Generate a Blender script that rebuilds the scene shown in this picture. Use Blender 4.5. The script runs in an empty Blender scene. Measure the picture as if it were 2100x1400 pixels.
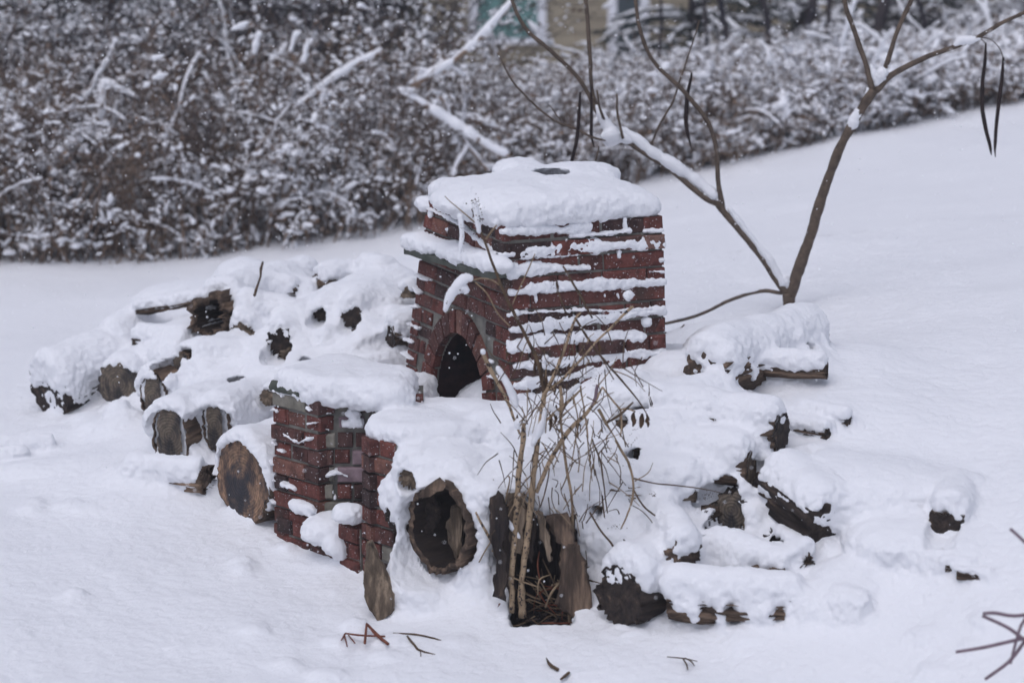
import bpy, math, random
import numpy as np
from mathutils import Vector, Matrix, Euler

random.seed(7)
rng = np.random.default_rng(11)
sc = bpy.context.scene
COL = sc.collection

# ------------------------------------------------------------------ camera
FPX = 4958.0                      # focal length in pixels of the 2100 px wide photograph
PITCH = math.radians(11.5)
CAM = np.array([0.0, -10.0, 2.35])
cd = bpy.data.cameras.new('camera')
cam = bpy.data.objects.new('camera', cd)
COL.objects.link(cam)
cam.location = CAM
cam.rotation_euler = (math.pi / 2 - PITCH, 0, 0)
cd.sensor_width = 36.0
cd.lens = 36.0 * FPX / 2100.0
cd.clip_end = 500.0
cd.dof.use_dof = True
cd.dof.focus_distance = 9.9
cd.dof.aperture_fstop = 1.8
sc.camera = cam

# ------------------------------------------------------------------ world, sun, exposure
SUN_EL, SUN_AZ = math.radians(62), math.radians(-150)
w = bpy.data.worlds.new('World')
sc.world = w
w.use_nodes = True
wn, wl = w.node_tree.nodes, w.node_tree.links
wn.clear()
sky = wn.new('ShaderNodeTexSky')
sky.sky_type = 'NISHITA'
sky.sun_disc = False
sky.sun_elevation = SUN_EL
sky.sun_rotation = SUN_AZ
sky.air_density = 1.0
sky.dust_density = 3.0
hsv = wn.new('ShaderNodeHueSaturation')
hsv.inputs['Saturation'].default_value = 0.42
hsv.inputs['Value'].default_value = 1.0
tint = wn.new('ShaderNodeMixRGB')
tint.blend_type = 'MULTIPLY'
tint.inputs[0].default_value = 1.0
tint.inputs[2].default_value = (0.862, 0.885, 1.0, 1)
bg = wn.new('ShaderNodeBackground')
bg.inputs['Strength'].default_value = 0.12
wo = wn.new('ShaderNodeOutputWorld')
wl.new(sky.outputs[0], hsv.inputs['Color'])
wl.new(hsv.outputs[0], tint.inputs[1])
wl.new(tint.outputs[0], bg.inputs['Color'])
wl.new(bg.outputs[0], wo.inputs[0])

sd = bpy.data.lights.new('sun', 'SUN')
sd.energy = 0.6
sd.angle = math.radians(60)
sd.color = (1.0, 0.96, 0.93)
so = bpy.data.objects.new('sun', sd)
COL.objects.link(so)
_sd = Vector((math.sin(SUN_AZ) * math.cos(SUN_EL), math.cos(SUN_AZ) * math.cos(SUN_EL), math.sin(SUN_EL)))
so.rotation_euler = _sd.to_track_quat('Z', 'Y').to_euler()
so.location = _sd * 20

sc.view_settings.view_transform = 'Standard'
sc.view_settings.look = 'None'
sc.view_settings.exposure = 0.22
sc.view_settings.gamma = 1.0
try:
    sc.cycles.use_denoising = True
    sc.cycles.max_bounces = 6
    sc.cycles.diffuse_bounces = 4
except Exception:
    pass

# ------------------------------------------------------------------ picture <-> place helpers
_F = np.array([0, math.cos(PITCH), -math.sin(PITCH)])
_U = np.array([0, math.sin(PITCH), math.cos(PITCH)])
_X = np.array([1.0, 0, 0])


def ray(px, py):
    return _F + _X * ((px - 1050) / FPX) + _U * ((700 - py) / FPX)


def at(px, py, Y):
    d = ray(px, py)
    return CAM + d * ((Y - CAM[1]) / d[1])


def at_z(px, py, z):
    d = ray(px, py)
    return CAM + d * ((z - CAM[2]) / d[2])


def on_plane(px, py, o, n):
    d = ray(px, py)
    t = np.dot(np.asarray(o) - CAM, n) / np.dot(d, n)
    return CAM + d * t


# ------------------------------------------------------------------ noise (numpy value noise)
def _hash(ix, iy, iz, seed=0):
    h = (ix * 374761393 + iy * 668265263 + iz * 2147483647 + seed * 1274126177) & 0xffffffff
    h = ((h ^ (h >> 13)) * 1274126177) & 0xffffffff
    h = ((h ^ (h >> 16)) * 2246822519) & 0xffffffff
    h = h ^ (h >> 15)
    return (h & 0xffffff).astype(np.float64) / 0x7fffff - 1.0


def vnoise(p, scale, seed=0):
    q = np.asarray(p, dtype=np.float64) * scale
    i = np.floor(q).astype(np.int64)
    f = q - i
    f = f * f * (3 - 2 * f)
    r = 0
    for dx in (0, 1):
        wx = f[..., 0] if dx else 1 - f[..., 0]
        for dy in (0, 1):
            wy = f[..., 1] if dy else 1 - f[..., 1]
            for dz in (0, 1):
                wz = f[..., 2] if dz else 1 - f[..., 2]
                r = r + wx * wy * wz * _hash(i[..., 0] + dx, i[..., 1] + dy, i[..., 2] + dz, seed)
    return r


def fbm(p, scale, octs=3, seed=0):
    r, a = 0, 1.0
    for k in range(octs):
        r = r + a * vnoise(p, scale * 2.03 ** k, seed + k * 17)
        a *= 0.5
    return r / 1.75


# ------------------------------------------------------------------ ground height
GC = [  # px, py, z of the snow surface there
    (0, 1400, -.55), (1050, 1400, -.57), (2100, 1400, -.42), (500, 1250, -.50), (1500, 1350, -.50),
    (0, 1100, -.42), (0, 900, -.33), (0, 700, -.26), (0, 530, -.20), (400, 495, -.17), (350, 1080, -.43),
    (850, 450, -.02), (1400, 345, .22), (1750, 285, .42), (2100, 205, .62), (1700, 800, .10), (2100, 900, .12),
    (2100, 600, .36), (1700, 500, .30), (2100, 1200, -.18), (1760, 1240, -.34), (1850, 1090, -.14), (700, 1180, -.48), (1000, 1260, -.53),
    (800, 560, -.14), (1500, 650, .12), (1150, 640, .04), (350, 600, -.21), (-500, 1100, -.45), (-500, 600, -.28),
    (2600, 1100, .1), (2600, 500, .55)]
_pts = np.array([at_z(a, b, c) for a, b, c in GC])


def _tps(r2):
    return np.where(r2 > 1e-12, r2 * np.log(np.maximum(r2, 1e-12)), 0)


_n = len(_pts)
_K = _tps(((_pts[:, None, :2] - _pts[None, :, :2]) ** 2).sum(-1)) + np.eye(_n) * 0.15
_P = np.c_[np.ones(_n), _pts[:, :2]]
_A = np.block([[_K, _P], [_P.T, np.zeros((3, 3))]])
_c = np.linalg.solve(_A, np.r_[_pts[:, 2], 0, 0, 0])


def H0(x, y):
    x = np.clip(np.asarray(x, dtype=float), -4.0, 4.2)
    y = np.clip(np.asarray(y, dtype=float), -3.2, 8.0)
    r2 = (x[..., None] - _pts[:, 0]) ** 2 + (y[..., None] - _pts[:, 1]) ** 2
    return _tps(r2) @ _c[:_n] + _c[_n] + _c[_n + 1] * x + _c[_n + 2] * y


def _S(t): return 1 / (1 + np.exp(-np.clip(t, -30, 30)))


def HP(x, y):
    """snow height with the two snowed-over heaps of wood"""
    x = np.asarray(x, float); y = np.asarray(y, float)
    A = .44 * _S((x + .28) / .05) * (1 - _S((x - .86) / .13)) + .19 * _S((x - .86) / .13) * (1 - _S((x - 1.62) / .12))
    toe = -1.00 + .10 * _S((x - .9) / .1)
    r = A * _S((y - toe) / .085) * _S((.45 - y) / .14)
    L = .42 * _S((y - .72 - .25 * _S((-1.45 - x) / .1)) / .15) * _S((2.7 - y) / .15) * _S((x + 1.72 + .10 * (y - 1.2)) / .13) * _S((-.12 - x) / .07)
    L = L + .10 * _S((y - .1) / .12) * _S((2.0 - y) / .15) * _S((x + 1.95) / .12) * _S((-.35 - x) / .07) * (1 - _S((y - .72) / .15))
    return H0(x, y) + r + L


def H(x, y):
    x = np.asarray(x, float); y = np.asarray(y, float)
    p = np.stack([x, y, np.zeros_like(x)], -1)
    return HP(x, y) + 0.020 * vnoise(p, 1.3, 3) + 0.012 * vnoise(p, 3.1, 5) + .004 * vnoise(p, 9.0, 6)


def rest(px, py, above):
    """point on the ray of a pixel that lies `above` metres over the snow"""
    d = ray(px, py)
    ys = np.linspace(-3, 7, 400)
    P = CAM + d[None, :] * ((ys - CAM[1]) / d[1])[:, None]
    g = P[:, 2] - HP(P[:, 0], P[:, 1]) - above
    k = np.argmax(g < 0)
    if g[k] >= 0: k = len(ys) - 1
    k = max(k, 1)
    t = g[k - 1] / (g[k - 1] - g[k] + 1e-9)
    return P[k - 1] + (P[k] - P[k - 1]) * t


# ------------------------------------------------------------------ materials
def new_mat(name):
    m = bpy.data.materials.new(name)
    m.use_nodes = True
    return m, m.node_tree.nodes, m.node_tree.links, m.node_tree.nodes['Principled BSDF']


def ramp(n, stops):
    r = n.new('ShaderNodeValToRGB')
    els = r.color_ramp.elements
    while len(els) > 1: els.remove(els[-1])
    els[0].position = stops[0][0]; els[0].color = (*stops[0][1], 1)
    for p, c in stops[1:]:
        e = els.new(p); e.color = (*c, 1)
    return r


def noise_mat(name, stops, scale=8, detail=6, rough=.9, bump=.3, bscale=40, stretch=(1, 1, 1), bdist=.005, coord='Object', spots=None):
    m, n, l, b = new_mat(name)
    tc = n.new('ShaderNodeTexCoord')
    mp = n.new('ShaderNodeMapping'); mp.inputs['Scale'].default_value = stretch
    l.new(tc.outputs[coord], mp.inputs[0])
    t = n.new('ShaderNodeTexNoise'); t.inputs['Scale'].default_value = scale; t.inputs['Detail'].default_value = detail
    t.inputs['Roughness'].default_value = .65
    l.new(mp.outputs[0], t.inputs[0])
    r = ramp(n, stops)
    l.new(t.outputs[0], r.inputs[0])
    out = r.outputs[0]
    if spots:
        t3 = n.new('ShaderNodeTexNoise'); t3.inputs['Scale'].default_value = spots[0]; t3.inputs['Detail'].default_value = 3
        l.new(mp.outputs[0], t3.inputs[0])
        r3 = ramp(n, [(spots[1], (0, 0, 0)), (spots[1] + .06, (1, 1, 1))])
        l.new(t3.outputs[0], r3.inputs[0])
        mx = n.new('ShaderNodeMixRGB'); l.new(r3.outputs[0], mx.inputs[0]); l.new(out, mx.inputs[1])
        mx.inputs[2].default_value = (*spots[2], 1)
        out = mx.outputs[0]
    l.new(out, b.inputs['Base Color'])
    b.inputs['Roughness'].default_value = rough
    b.inputs['Specular IOR Level'].default_value = .25
    if bump:
        t2 = n.new('ShaderNodeTexNoise'); t2.inputs['Scale'].default_value = bscale; t2.inputs['Detail'].default_value = 5
        l.new(mp.outputs[0], t2.inputs[0])
        bp = n.new('ShaderNodeBump'); bp.inputs['Strength'].default_value = bump; bp.inputs['Distance'].default_value = bdist
        l.new(t2.outputs[0], bp.inputs['Height'])
        l.new(bp.outputs[0], b.inputs['Normal'])
    return m


M = {}


def snow_mat(name, bump=.5, bscale=90):
    m, n, l, b = new_mat(name)
    tc = n.new('ShaderNodeTexCoord')
    t = n.new('ShaderNodeTexNoise'); t.inputs['Scale'].default_value = bscale; t.inputs['Detail'].default_value = 6
    t.inputs['Roughness'].default_value = .7
    l.new(tc.outputs['Object'], t.inputs[0])
    t4 = n.new('ShaderNodeTexNoise'); t4.inputs['Scale'].default_value = 14; t4.inputs['Detail'].default_value = 4
    l.new(tc.outputs['Object'], t4.inputs[0])
    ad = n.new('ShaderNodeMath'); ad.operation = 'MULTIPLY_ADD'
    l.new(t4.outputs[0], ad.inputs[0]); ad.inputs[1].default_value = 1.2; l.new(t.outputs[0], ad.inputs[2])
    t6 = n.new('ShaderNodeTexNoise'); t6.inputs['Scale'].default_value = 330; t6.inputs['Detail'].default_value = 2
    l.new(tc.outputs['Object'], t6.inputs[0])
    ad2 = n.new('ShaderNodeMath'); ad2.operation = 'MULTIPLY_ADD'; ad2.inputs[1].default_value = .5
    l.new(t6.outputs[0], ad2.inputs[0]); l.new(ad.outputs[0], ad2.inputs[2])
    bp = n.new('ShaderNodeBump'); bp.inputs['Strength'].default_value = bump; bp.inputs['Distance'].default_value = .012
    l.new(ad2.outputs[0], bp.inputs['Height']); l.new(bp.outputs[0], b.inputs['Normal'])
    b.inputs['Base Color'].default_value = (.84, .85, .88, 1)
    b.inputs['Roughness'].default_value = .75
    b.inputs['Specular IOR Level'].default_value = .2
    return m


M['snow'] = snow_mat('snow')
M['snowbg'] = snow_mat('branch_snow', 0.0)


def brick_mat(name, dark=1.0):
    m, n, l, b = new_mat(name)
    g = n.new('ShaderNodeNewGeometry')
    r = ramp(n, [(0, (.042, .028, .027)), (.22, (.092, .040, .034)), (.5, (.145, .050, .040)), (.72, (.118, .044, .037)), (.86, (.075, .046, .042)), (.94, (.165, .070, .052)), (1, (.19, .11, .09))])
    l.new(g.outputs['Random Per Island'], r.inputs[0])
    tc = n.new('ShaderNodeTexCoord')
    t = n.new('ShaderNodeTexNoise'); t.inputs['Scale'].default_value = 22; t.inputs['Detail'].default_value = 8; t.inputs['Roughness'].default_value = .7
    l.new(tc.outputs['Object'], t.inputs[0])
    r2 = ramp(n, [(.3, (.30, .31, .33)), (.52, (1, 1, 1)), (.8, (1.5, 1.45, 1.45))])
    l.new(t.outputs[0], r2.inputs[0])
    mu = n.new('ShaderNodeMixRGB'); mu.blend_type = 'MULTIPLY'; mu.inputs[0].default_value = 1
    l.new(r.outputs[0], mu.inputs[1]); l.new(r2.outputs[0], mu.inputs[2])
    # lichen and soot patches
    t3 = n.new('ShaderNodeTexNoise'); t3.inputs['Scale'].default_value = 3.2; t3.inputs['Detail'].default_value = 7
    l.new(tc.outputs['Object'], t3.inputs[0])
    r3 = ramp(n, [(.56, (0, 0, 0)), (.68, (.8, .8, .8))])
    l.new(t3.outputs[0], r3.inputs[0])
    mx = n.new('ShaderNodeMixRGB'); l.new(r3.outputs[0], mx.inputs[0]); l.new(mu.outputs[0], mx.inputs[1])
    mx.inputs[2].default_value = (.035, .038, .033, 1)
    t5 = n.new('ShaderNodeTexNoise'); t5.inputs['Scale'].default_value = 120; t5.inputs['Detail'].default_value = 2
    l.new(tc.outputs['Object'], t5.inputs[0])
    r5 = ramp(n, [(.66, (0, 0, 0)), (.72, (1, 1, 1))])
    l.new(t5.outputs[0], r5.inputs[0])
    mx5 = n.new('ShaderNodeMixRGB'); l.new(r5.outputs[0], mx5.inputs[0]); l.new(mx.outputs[0], mx5.inputs[1])
    mx5.inputs[2].default_value = (.55, .55, .58, 1)
    hs = n.new('ShaderNodeHueSaturation'); hs.inputs['Value'].default_value = dark
    l.new(mx5.outputs[0], hs.inputs['Color'])
    l.new(hs.outputs[0], b.inputs['Base Color'])
    bp = n.new('ShaderNodeBump'); bp.inputs['Strength'].default_value = .6; bp.inputs['Distance'].default_value = .006
    l.new(t.outputs[0], bp.inputs['Height']); l.new(bp.outputs[0], b.inputs['Normal'])
    b.inputs['Roughness'].default_value = .9
    b.inputs['Specular IOR Level'].default_value = .2
    return m


M['brick'] = brick_mat('old_red_brick')
M['mortar'] = noise_mat('mortar', [(.3, (.08, .078, .07)), (.7, (.24, .23, .205))], 14, bump=.5)
M['stone'] = noise_mat('field_stone', [(.3, (.09, .085, .07)), (.7, (.27, .25, .21))], 12, bump=.5)
M['pinkstone'] = noise_mat('mauve_stone', [(.3, (.12, .085, .095)), (.7, (.30, .22, .24))], 14, bump=.5)
M['slab'] = noise_mat('mossy_slab', [(.3, (.035, .045, .035)), (.7, (.11, .115, .10))], 14, bump=.5)
M['soot'] = noise_mat('sooty_brick', [(.35, (.010, .009, .012)), (.7, (.060, .024, .024))], 9, bump=.4)
M['bark'] = noise_mat('log_bark', [(.3, (.022, .017, .014)), (.5, (.080, .056, .042)), (.70, (.26, .18, .125))], 26, 9, bump=1, bscale=44, stretch=(1, 1, .16), bdist=.015)
M['barkdark'] = noise_mat('dark_log_bark', [(.35, (.012, .010, .011)), (.6, (.045, .033, .027)), (.72, (.17, .115, .08))], 26, 9, bump=1, bscale=44, stretch=(1, 1, .18), bdist=.015)
M['splitwood'] = noise_mat('split_wood', [(.3, (.03, .023, .018)), (.52, (.12, .09, .065)), (.70, (.32, .245, .175))], 34, 9, bump=.9, bscale=60, stretch=(1, 1, .10), bdist=.01)
M['hollowshade'] = noise_mat('shaded_hollow_wood', [(.35, (.006, .005, .006)), (.7, (.035, .024, .018))], 16, 8, bump=.8, bscale=30, stretch=(1, 1, .3))  # inside of hollow logs: shade painted in as near-black wood
M['treebark'] = noise_mat('smooth_tree_bark', [(.3, (.055, .042, .034)), (.7, (.145, .108, .082))], 30, 5, bump=.5, bscale=90, bdist=.003, spots=(55, .70, (.02, .015, .013)))
M['pod'] = noise_mat('seed_pod', [(.3, (.012, .009, .010)), (.7, (.035, .022, .020))], 30, bump=0)
M['stalk'] = noise_mat('dry_stalk', [(.3, (.19, .135, .085)), (.7, (.43, .32, .21))], 26, 5, bump=.5, bscale=80, bdist=.002, spots=(75, .56, (.022, .018, .022)))
M['twig'] = noise_mat('brown_twig', [(.3, (.035, .024, .018)), (.7, (.13, .085, .05))], 30, bump=0)
M['tan'] = noise_mat('tan_twig', [(.3, (.12, .085, .055)), (.7, (.32, .235, .15))], 30, bump=0)
M['orange'] = noise_mat('orange_stick', [(.3, (.30, .10, .03)), (.7, (.48, .18, .06))], 30, bump=0)
M['redtwig'] = noise_mat('red_brown_twig', [(.3, (.10, .030, .018)), (.7, (.20, .07, .04))], 30, bump=0)
M['mauve'] = noise_mat('mauve_twig', [(.3, (.13, .09, .11)), (.7, (.22, .16, .19))], 30, bump=0)
M['leaf'] = noise_mat('dead_leaf', [(.3, (.022, .014, .010)), (.7, (.10, .058, .032))], 30, bump=0)
M['bgtwig'] = noise_mat('thicket_twig', [(.3, (.050, .045, .052)), (.5, (.14, .105, .088)), (.72, (.34, .24, .165))], 2.2, 4, bump=0)  # dark tones lifted: a little haze is put into the twig colour
M['bgdark'] = noise_mat('dark_thicket_twig', [(.3, (.018, .019, .030)), (.7, (.070, .058, .060))], 3, 4, bump=0)
M['bgleaf'] = noise_mat('thicket_leaf', [(.3, (.075, .058, .052)), (.7, (.27, .185, .13))], 5, 4, bump=0)
M['needle'] = noise_mat('evergreen_foliage', [(.3, (.010, .016, .016)), (.7, (.035, .050, .045))], 5, 4, bump=0)
M['siding'] = noise_mat('tan_siding', [(.3, (.25, .215, .16)), (.7, (.31, .27, .20))], 3, bump=0)
M['trim'] = noise_mat('white_trim', [(.3, (.66, .67, .72)), (.7, (.74, .75, .8))], 3, bump=0)
M['darkglass'] = noise_mat('dark_window_glass', [(.3, (.03, .04, .05)), (.7, (.07, .09, .10))], 2, rough=.15, bump=0)
M['glass'] = noise_mat('teal_glass', [(.3, (.06, .15, .15)), (.7, (.16, .29, .27))], 2, rough=.15, bump=0)


def cutface_mat():
    m, n, l, b = new_mat('sawn_log_end')
    tc = n.new('ShaderNodeTexCoord')
    wv = n.new('ShaderNodeTexWave'); wv.wave_type = 'RINGS'; wv.rings_direction = 'Z'
    wv.inputs['Scale'].default_value = 24; wv.inputs['Distortion'].default_value = 2.2; wv.inputs['Detail'].default_value = 3
    l.new(tc.outputs['Object'], wv.inputs[0])
    r = ramp(n, [(0, (.115, .092, .070)), (1, (.17, .138, .105))])
    l.new(wv.outputs[0], r.inputs[0])
    t = n.new('ShaderNodeTexNoise'); t.inputs['Scale'].default_value = 7.5; t.inputs['Detail'].default_value = 9; t.inputs['Roughness'].default_value = .7
    mp = n.new('ShaderNodeMapping'); mp.inputs['Scale'].default_value = (1.8, .7, 1)
    l.new(tc.outputs['Object'], mp.inputs[0]); l.new(mp.outputs[0], t.inputs[0])
    r2 = ramp(n, [(.42, (.0, .0, .0)), (.60, (1, 1, 1))])
    l.new(t.outputs[0], r2.inputs[0])
    mx = n.new('ShaderNodeMixRGB'); l.new(r2.outputs[0], mx.inputs[0]); l.new(r.outputs[0], mx.inputs[1]); mx.inputs[2].default_value = (.022, .020, .023, 1)
    t3 = n.new('ShaderNodeTexNoise'); t3.inputs['Scale'].default_value = 40; t3.inputs['Detail'].default_value = 6
    l.new(tc.outputs['Object'], t3.inputs[0])
    r3 = ramp(n, [(.3, (.5, .5, .5)), (.7, (1.4, 1.35, 1.3))]); l.new(t3.outputs[0], r3.inputs[0])
    mu = n.new('ShaderNodeMixRGB'); mu.blend_type = 'MULTIPLY'; mu.inputs[0].default_value = 1
    l.new(mx.outputs[0], mu.inputs[1]); l.new(r3.outputs[0], mu.inputs[2])
    l.new(mu.outputs[0], b.inputs['Base Color'])
    ad = n.new('ShaderNodeMath'); ad.operation = 'ADD'
    l.new(wv.outputs[0], ad.inputs[0]); l.new(t3.outputs[0], ad.inputs[1])
    bp = n.new('ShaderNodeBump'); bp.inputs['Strength'].default_value = .5; bp.inputs['Distance'].default_value = .004
    l.new(ad.outputs[0], bp.inputs['Height']); l.new(bp.outputs[0], b.inputs['Normal'])
    b.inputs['Roughness'].default_value = .9
    return m


M['cutface'] = cutface_mat()
q_m = M['cutface'].copy(); q_m.name = 'charred_log_end'; M['charface'] = q_m
q_n, q_l = q_m.node_tree.nodes, q_m.node_tree.links
q_b = q_n['Principled BSDF']; _src = q_b.inputs['Base Color'].links[0].from_socket
_tc = q_n.new('ShaderNodeTexCoord'); q_g = q_n.new('ShaderNodeTexGradient'); q_g.gradient_type = 'SPHERICAL'
_mp = q_n.new('ShaderNodeMapping'); _mp.inputs['Scale'].default_value = (7.5, 5.2, 5.2); _mp.inputs['Location'].default_value = (-.15, .30, 0)
_nz = q_n.new('ShaderNodeTexNoise'); _nz.inputs['Scale'].default_value = 16; _nz.inputs['Detail'].default_value = 8
_ad = q_n.new('ShaderNodeMath'); _ad.operation = 'MULTIPLY_ADD'; _ad.inputs[1].default_value = 2.3
q_l.new(_tc.outputs['Object'], _mp.inputs[0]); q_l.new(_mp.outputs[0], q_g.inputs[0]); q_l.new(_tc.outputs['Object'], _nz.inputs[0])
q_l.new(_nz.outputs[0], _ad.inputs[0]); q_l.new(q_g.outputs[0], _ad.inputs[2])
q_r = ramp(q_n, [(0, (0, 0, 0)), (1, (.93, .93, .93))]); _mr = q_n.new('ShaderNodeMapRange'); _mr.inputs['From Min'].default_value = 1.25; _mr.inputs['From Max'].default_value = 1.75
q_l.new(_ad.outputs[0], _mr.inputs[0]); q_l.new(_mr.outputs[0], q_r.inputs[0])
_hs = q_n.new('ShaderNodeMixRGB'); _hs.blend_type = 'MULTIPLY'; _hs.inputs[0].default_value = 1; _hs.inputs[2].default_value = (1.9, 1.45, 1.2, 1)
q_l.new(_src, _hs.inputs[1])
_mx = q_n.new('ShaderNodeMixRGB'); q_l.new(q_r.outputs[0], _mx.inputs[0]); q_l.new(_hs.outputs[0], _mx.inputs[1]); _mx.inputs[2].default_value = (.020, .021, .028, 1)
q_l.new(_mx.outputs[0], q_b.inputs['Base Color'])


# ------------------------------------------------------------------ mesh helpers
class MB:
    """collects vertices and faces, then links them as ONE mesh object"""

    def __init__(s):
        s.v = []; s.f = []; s.m = []; s.n = 0

    def add(s, verts, faces, mi=0):
        o = s.n
        s.v.append(np.asarray(verts, dtype=np.float64).reshape(-1, 3))
        s.n += len(s.v[-1])
        for f in faces:
            s.f.append([i + o for i in f]); s.m.append(mi)

    def tube(s, pts, rad, seg=6, mi=0, wob=0.0, cap=True):
        P = np.asarray(pts, float); n = len(P)
        R = np.full(n, rad) if np.isscalar(rad) else np.interp(np.linspace(0, 1, n), np.linspace(0, 1, len(rad)), rad)
        T = np.gradient(P, axis=0); T /= np.linalg.norm(T, axis=1)[:, None] + 1e-9
        up = np.array([0.31, 0.2, 0.93]) if abs(T[0][2]) < .9 else np.array([0.9, .3, .1])
        A = np.cross(T, up); A /= np.linalg.norm(A, axis=1)[:, None] + 1e-9
        B = np.cross(T, A)
        th = np.linspace(0, 2 * math.pi, seg, endpoint=False)
        rr = R[:, None] * (1 + (wob * (rng.random((n, seg)) * 2 - 1) if wob else 0))
        V = P[:, None, :] + rr[..., None] * (np.cos(th)[None, :, None] * A[:, None, :] + np.sin(th)[None, :, None] * B[:, None, :])
        F = []
        for i in range(n - 1):
            for j in range(seg):
                k = (j + 1) % seg
                F.append((i * seg + j, i * seg + k, (i + 1) * seg + k, (i + 1) * seg + j))
        if cap:
            F.append(tuple(range(seg))[::-1]); F.append(tuple((n - 1) * seg + j for j in range(seg)))
        s.add(V.reshape(-1, 3), F, mi)

    def build(s, name, mats, parent=None, smooth=True, coll=True):
        me = bpy.data.meshes.new(name)
        V = np.concatenate(s.v) if s.v else np.zeros((0, 3))
        me.from_pydata(V.tolist(), [], s.f)
        if not isinstance(mats, (list, tuple)): mats = [mats]
        for m in mats: me.materials.append(m)
        if len(mats) > 1: me.polygons.foreach_set('material_index', s.m)
        me.polygons.foreach_set('use_smooth', [smooth] * len(me.polygons))
        me.update()
        o = bpy.data.objects.new(name, me)
        COL.objects.link(o)
        if parent: o.parent = parent
        return o


def tag(o, label=None, cat=None, group=None, kind=None):
    if label: o['label'] = label
    if cat: o['category'] = cat
    if group: o['group'] = group
    if kind: o['kind'] = kind
    return o


def empty(name, loc=(0, 0, 0)):
    o = bpy.data.objects.new(name, None)
    o.empty_display_size = .1
    COL.objects.link(o); o.location = loc
    return o


def world_child(o, parent):
    """parent o keeping its vertices in world coordinates"""
    o.parent = parent
    mb = Matrix.LocRotScale(parent.location, parent.rotation_euler, parent.scale)
    o.matrix_parent_inverse = mb.inverted()


def smooth_path(pts, sub=4):
    """Catmull-Rom through points"""
    P = np.asarray(pts, float)
    if len(P) < 3: 
        return np.array([P[0] + (P[-1] - P[0]) * t for t in np.linspace(0, 1, sub + 1)])
    Q = np.vstack([2 * P[0] - P[1], P, 2 * P[-1] - P[-2]])
    out = []
    for i in range(1, len(Q) - 2):
        for t in np.arange(0, 1, 1.0 / sub):
            a, b, c, d = Q[i - 1], Q[i], Q[i + 1], Q[i + 2]
            out.append(.5 * (2 * b + (c - a) * t + (2 * a - 5 * b + 4 * c - d) * t * t + (3 * b - a - 3 * c + d) * t ** 3))
    out.append(P[-1])
    return np.array(out)


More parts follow.
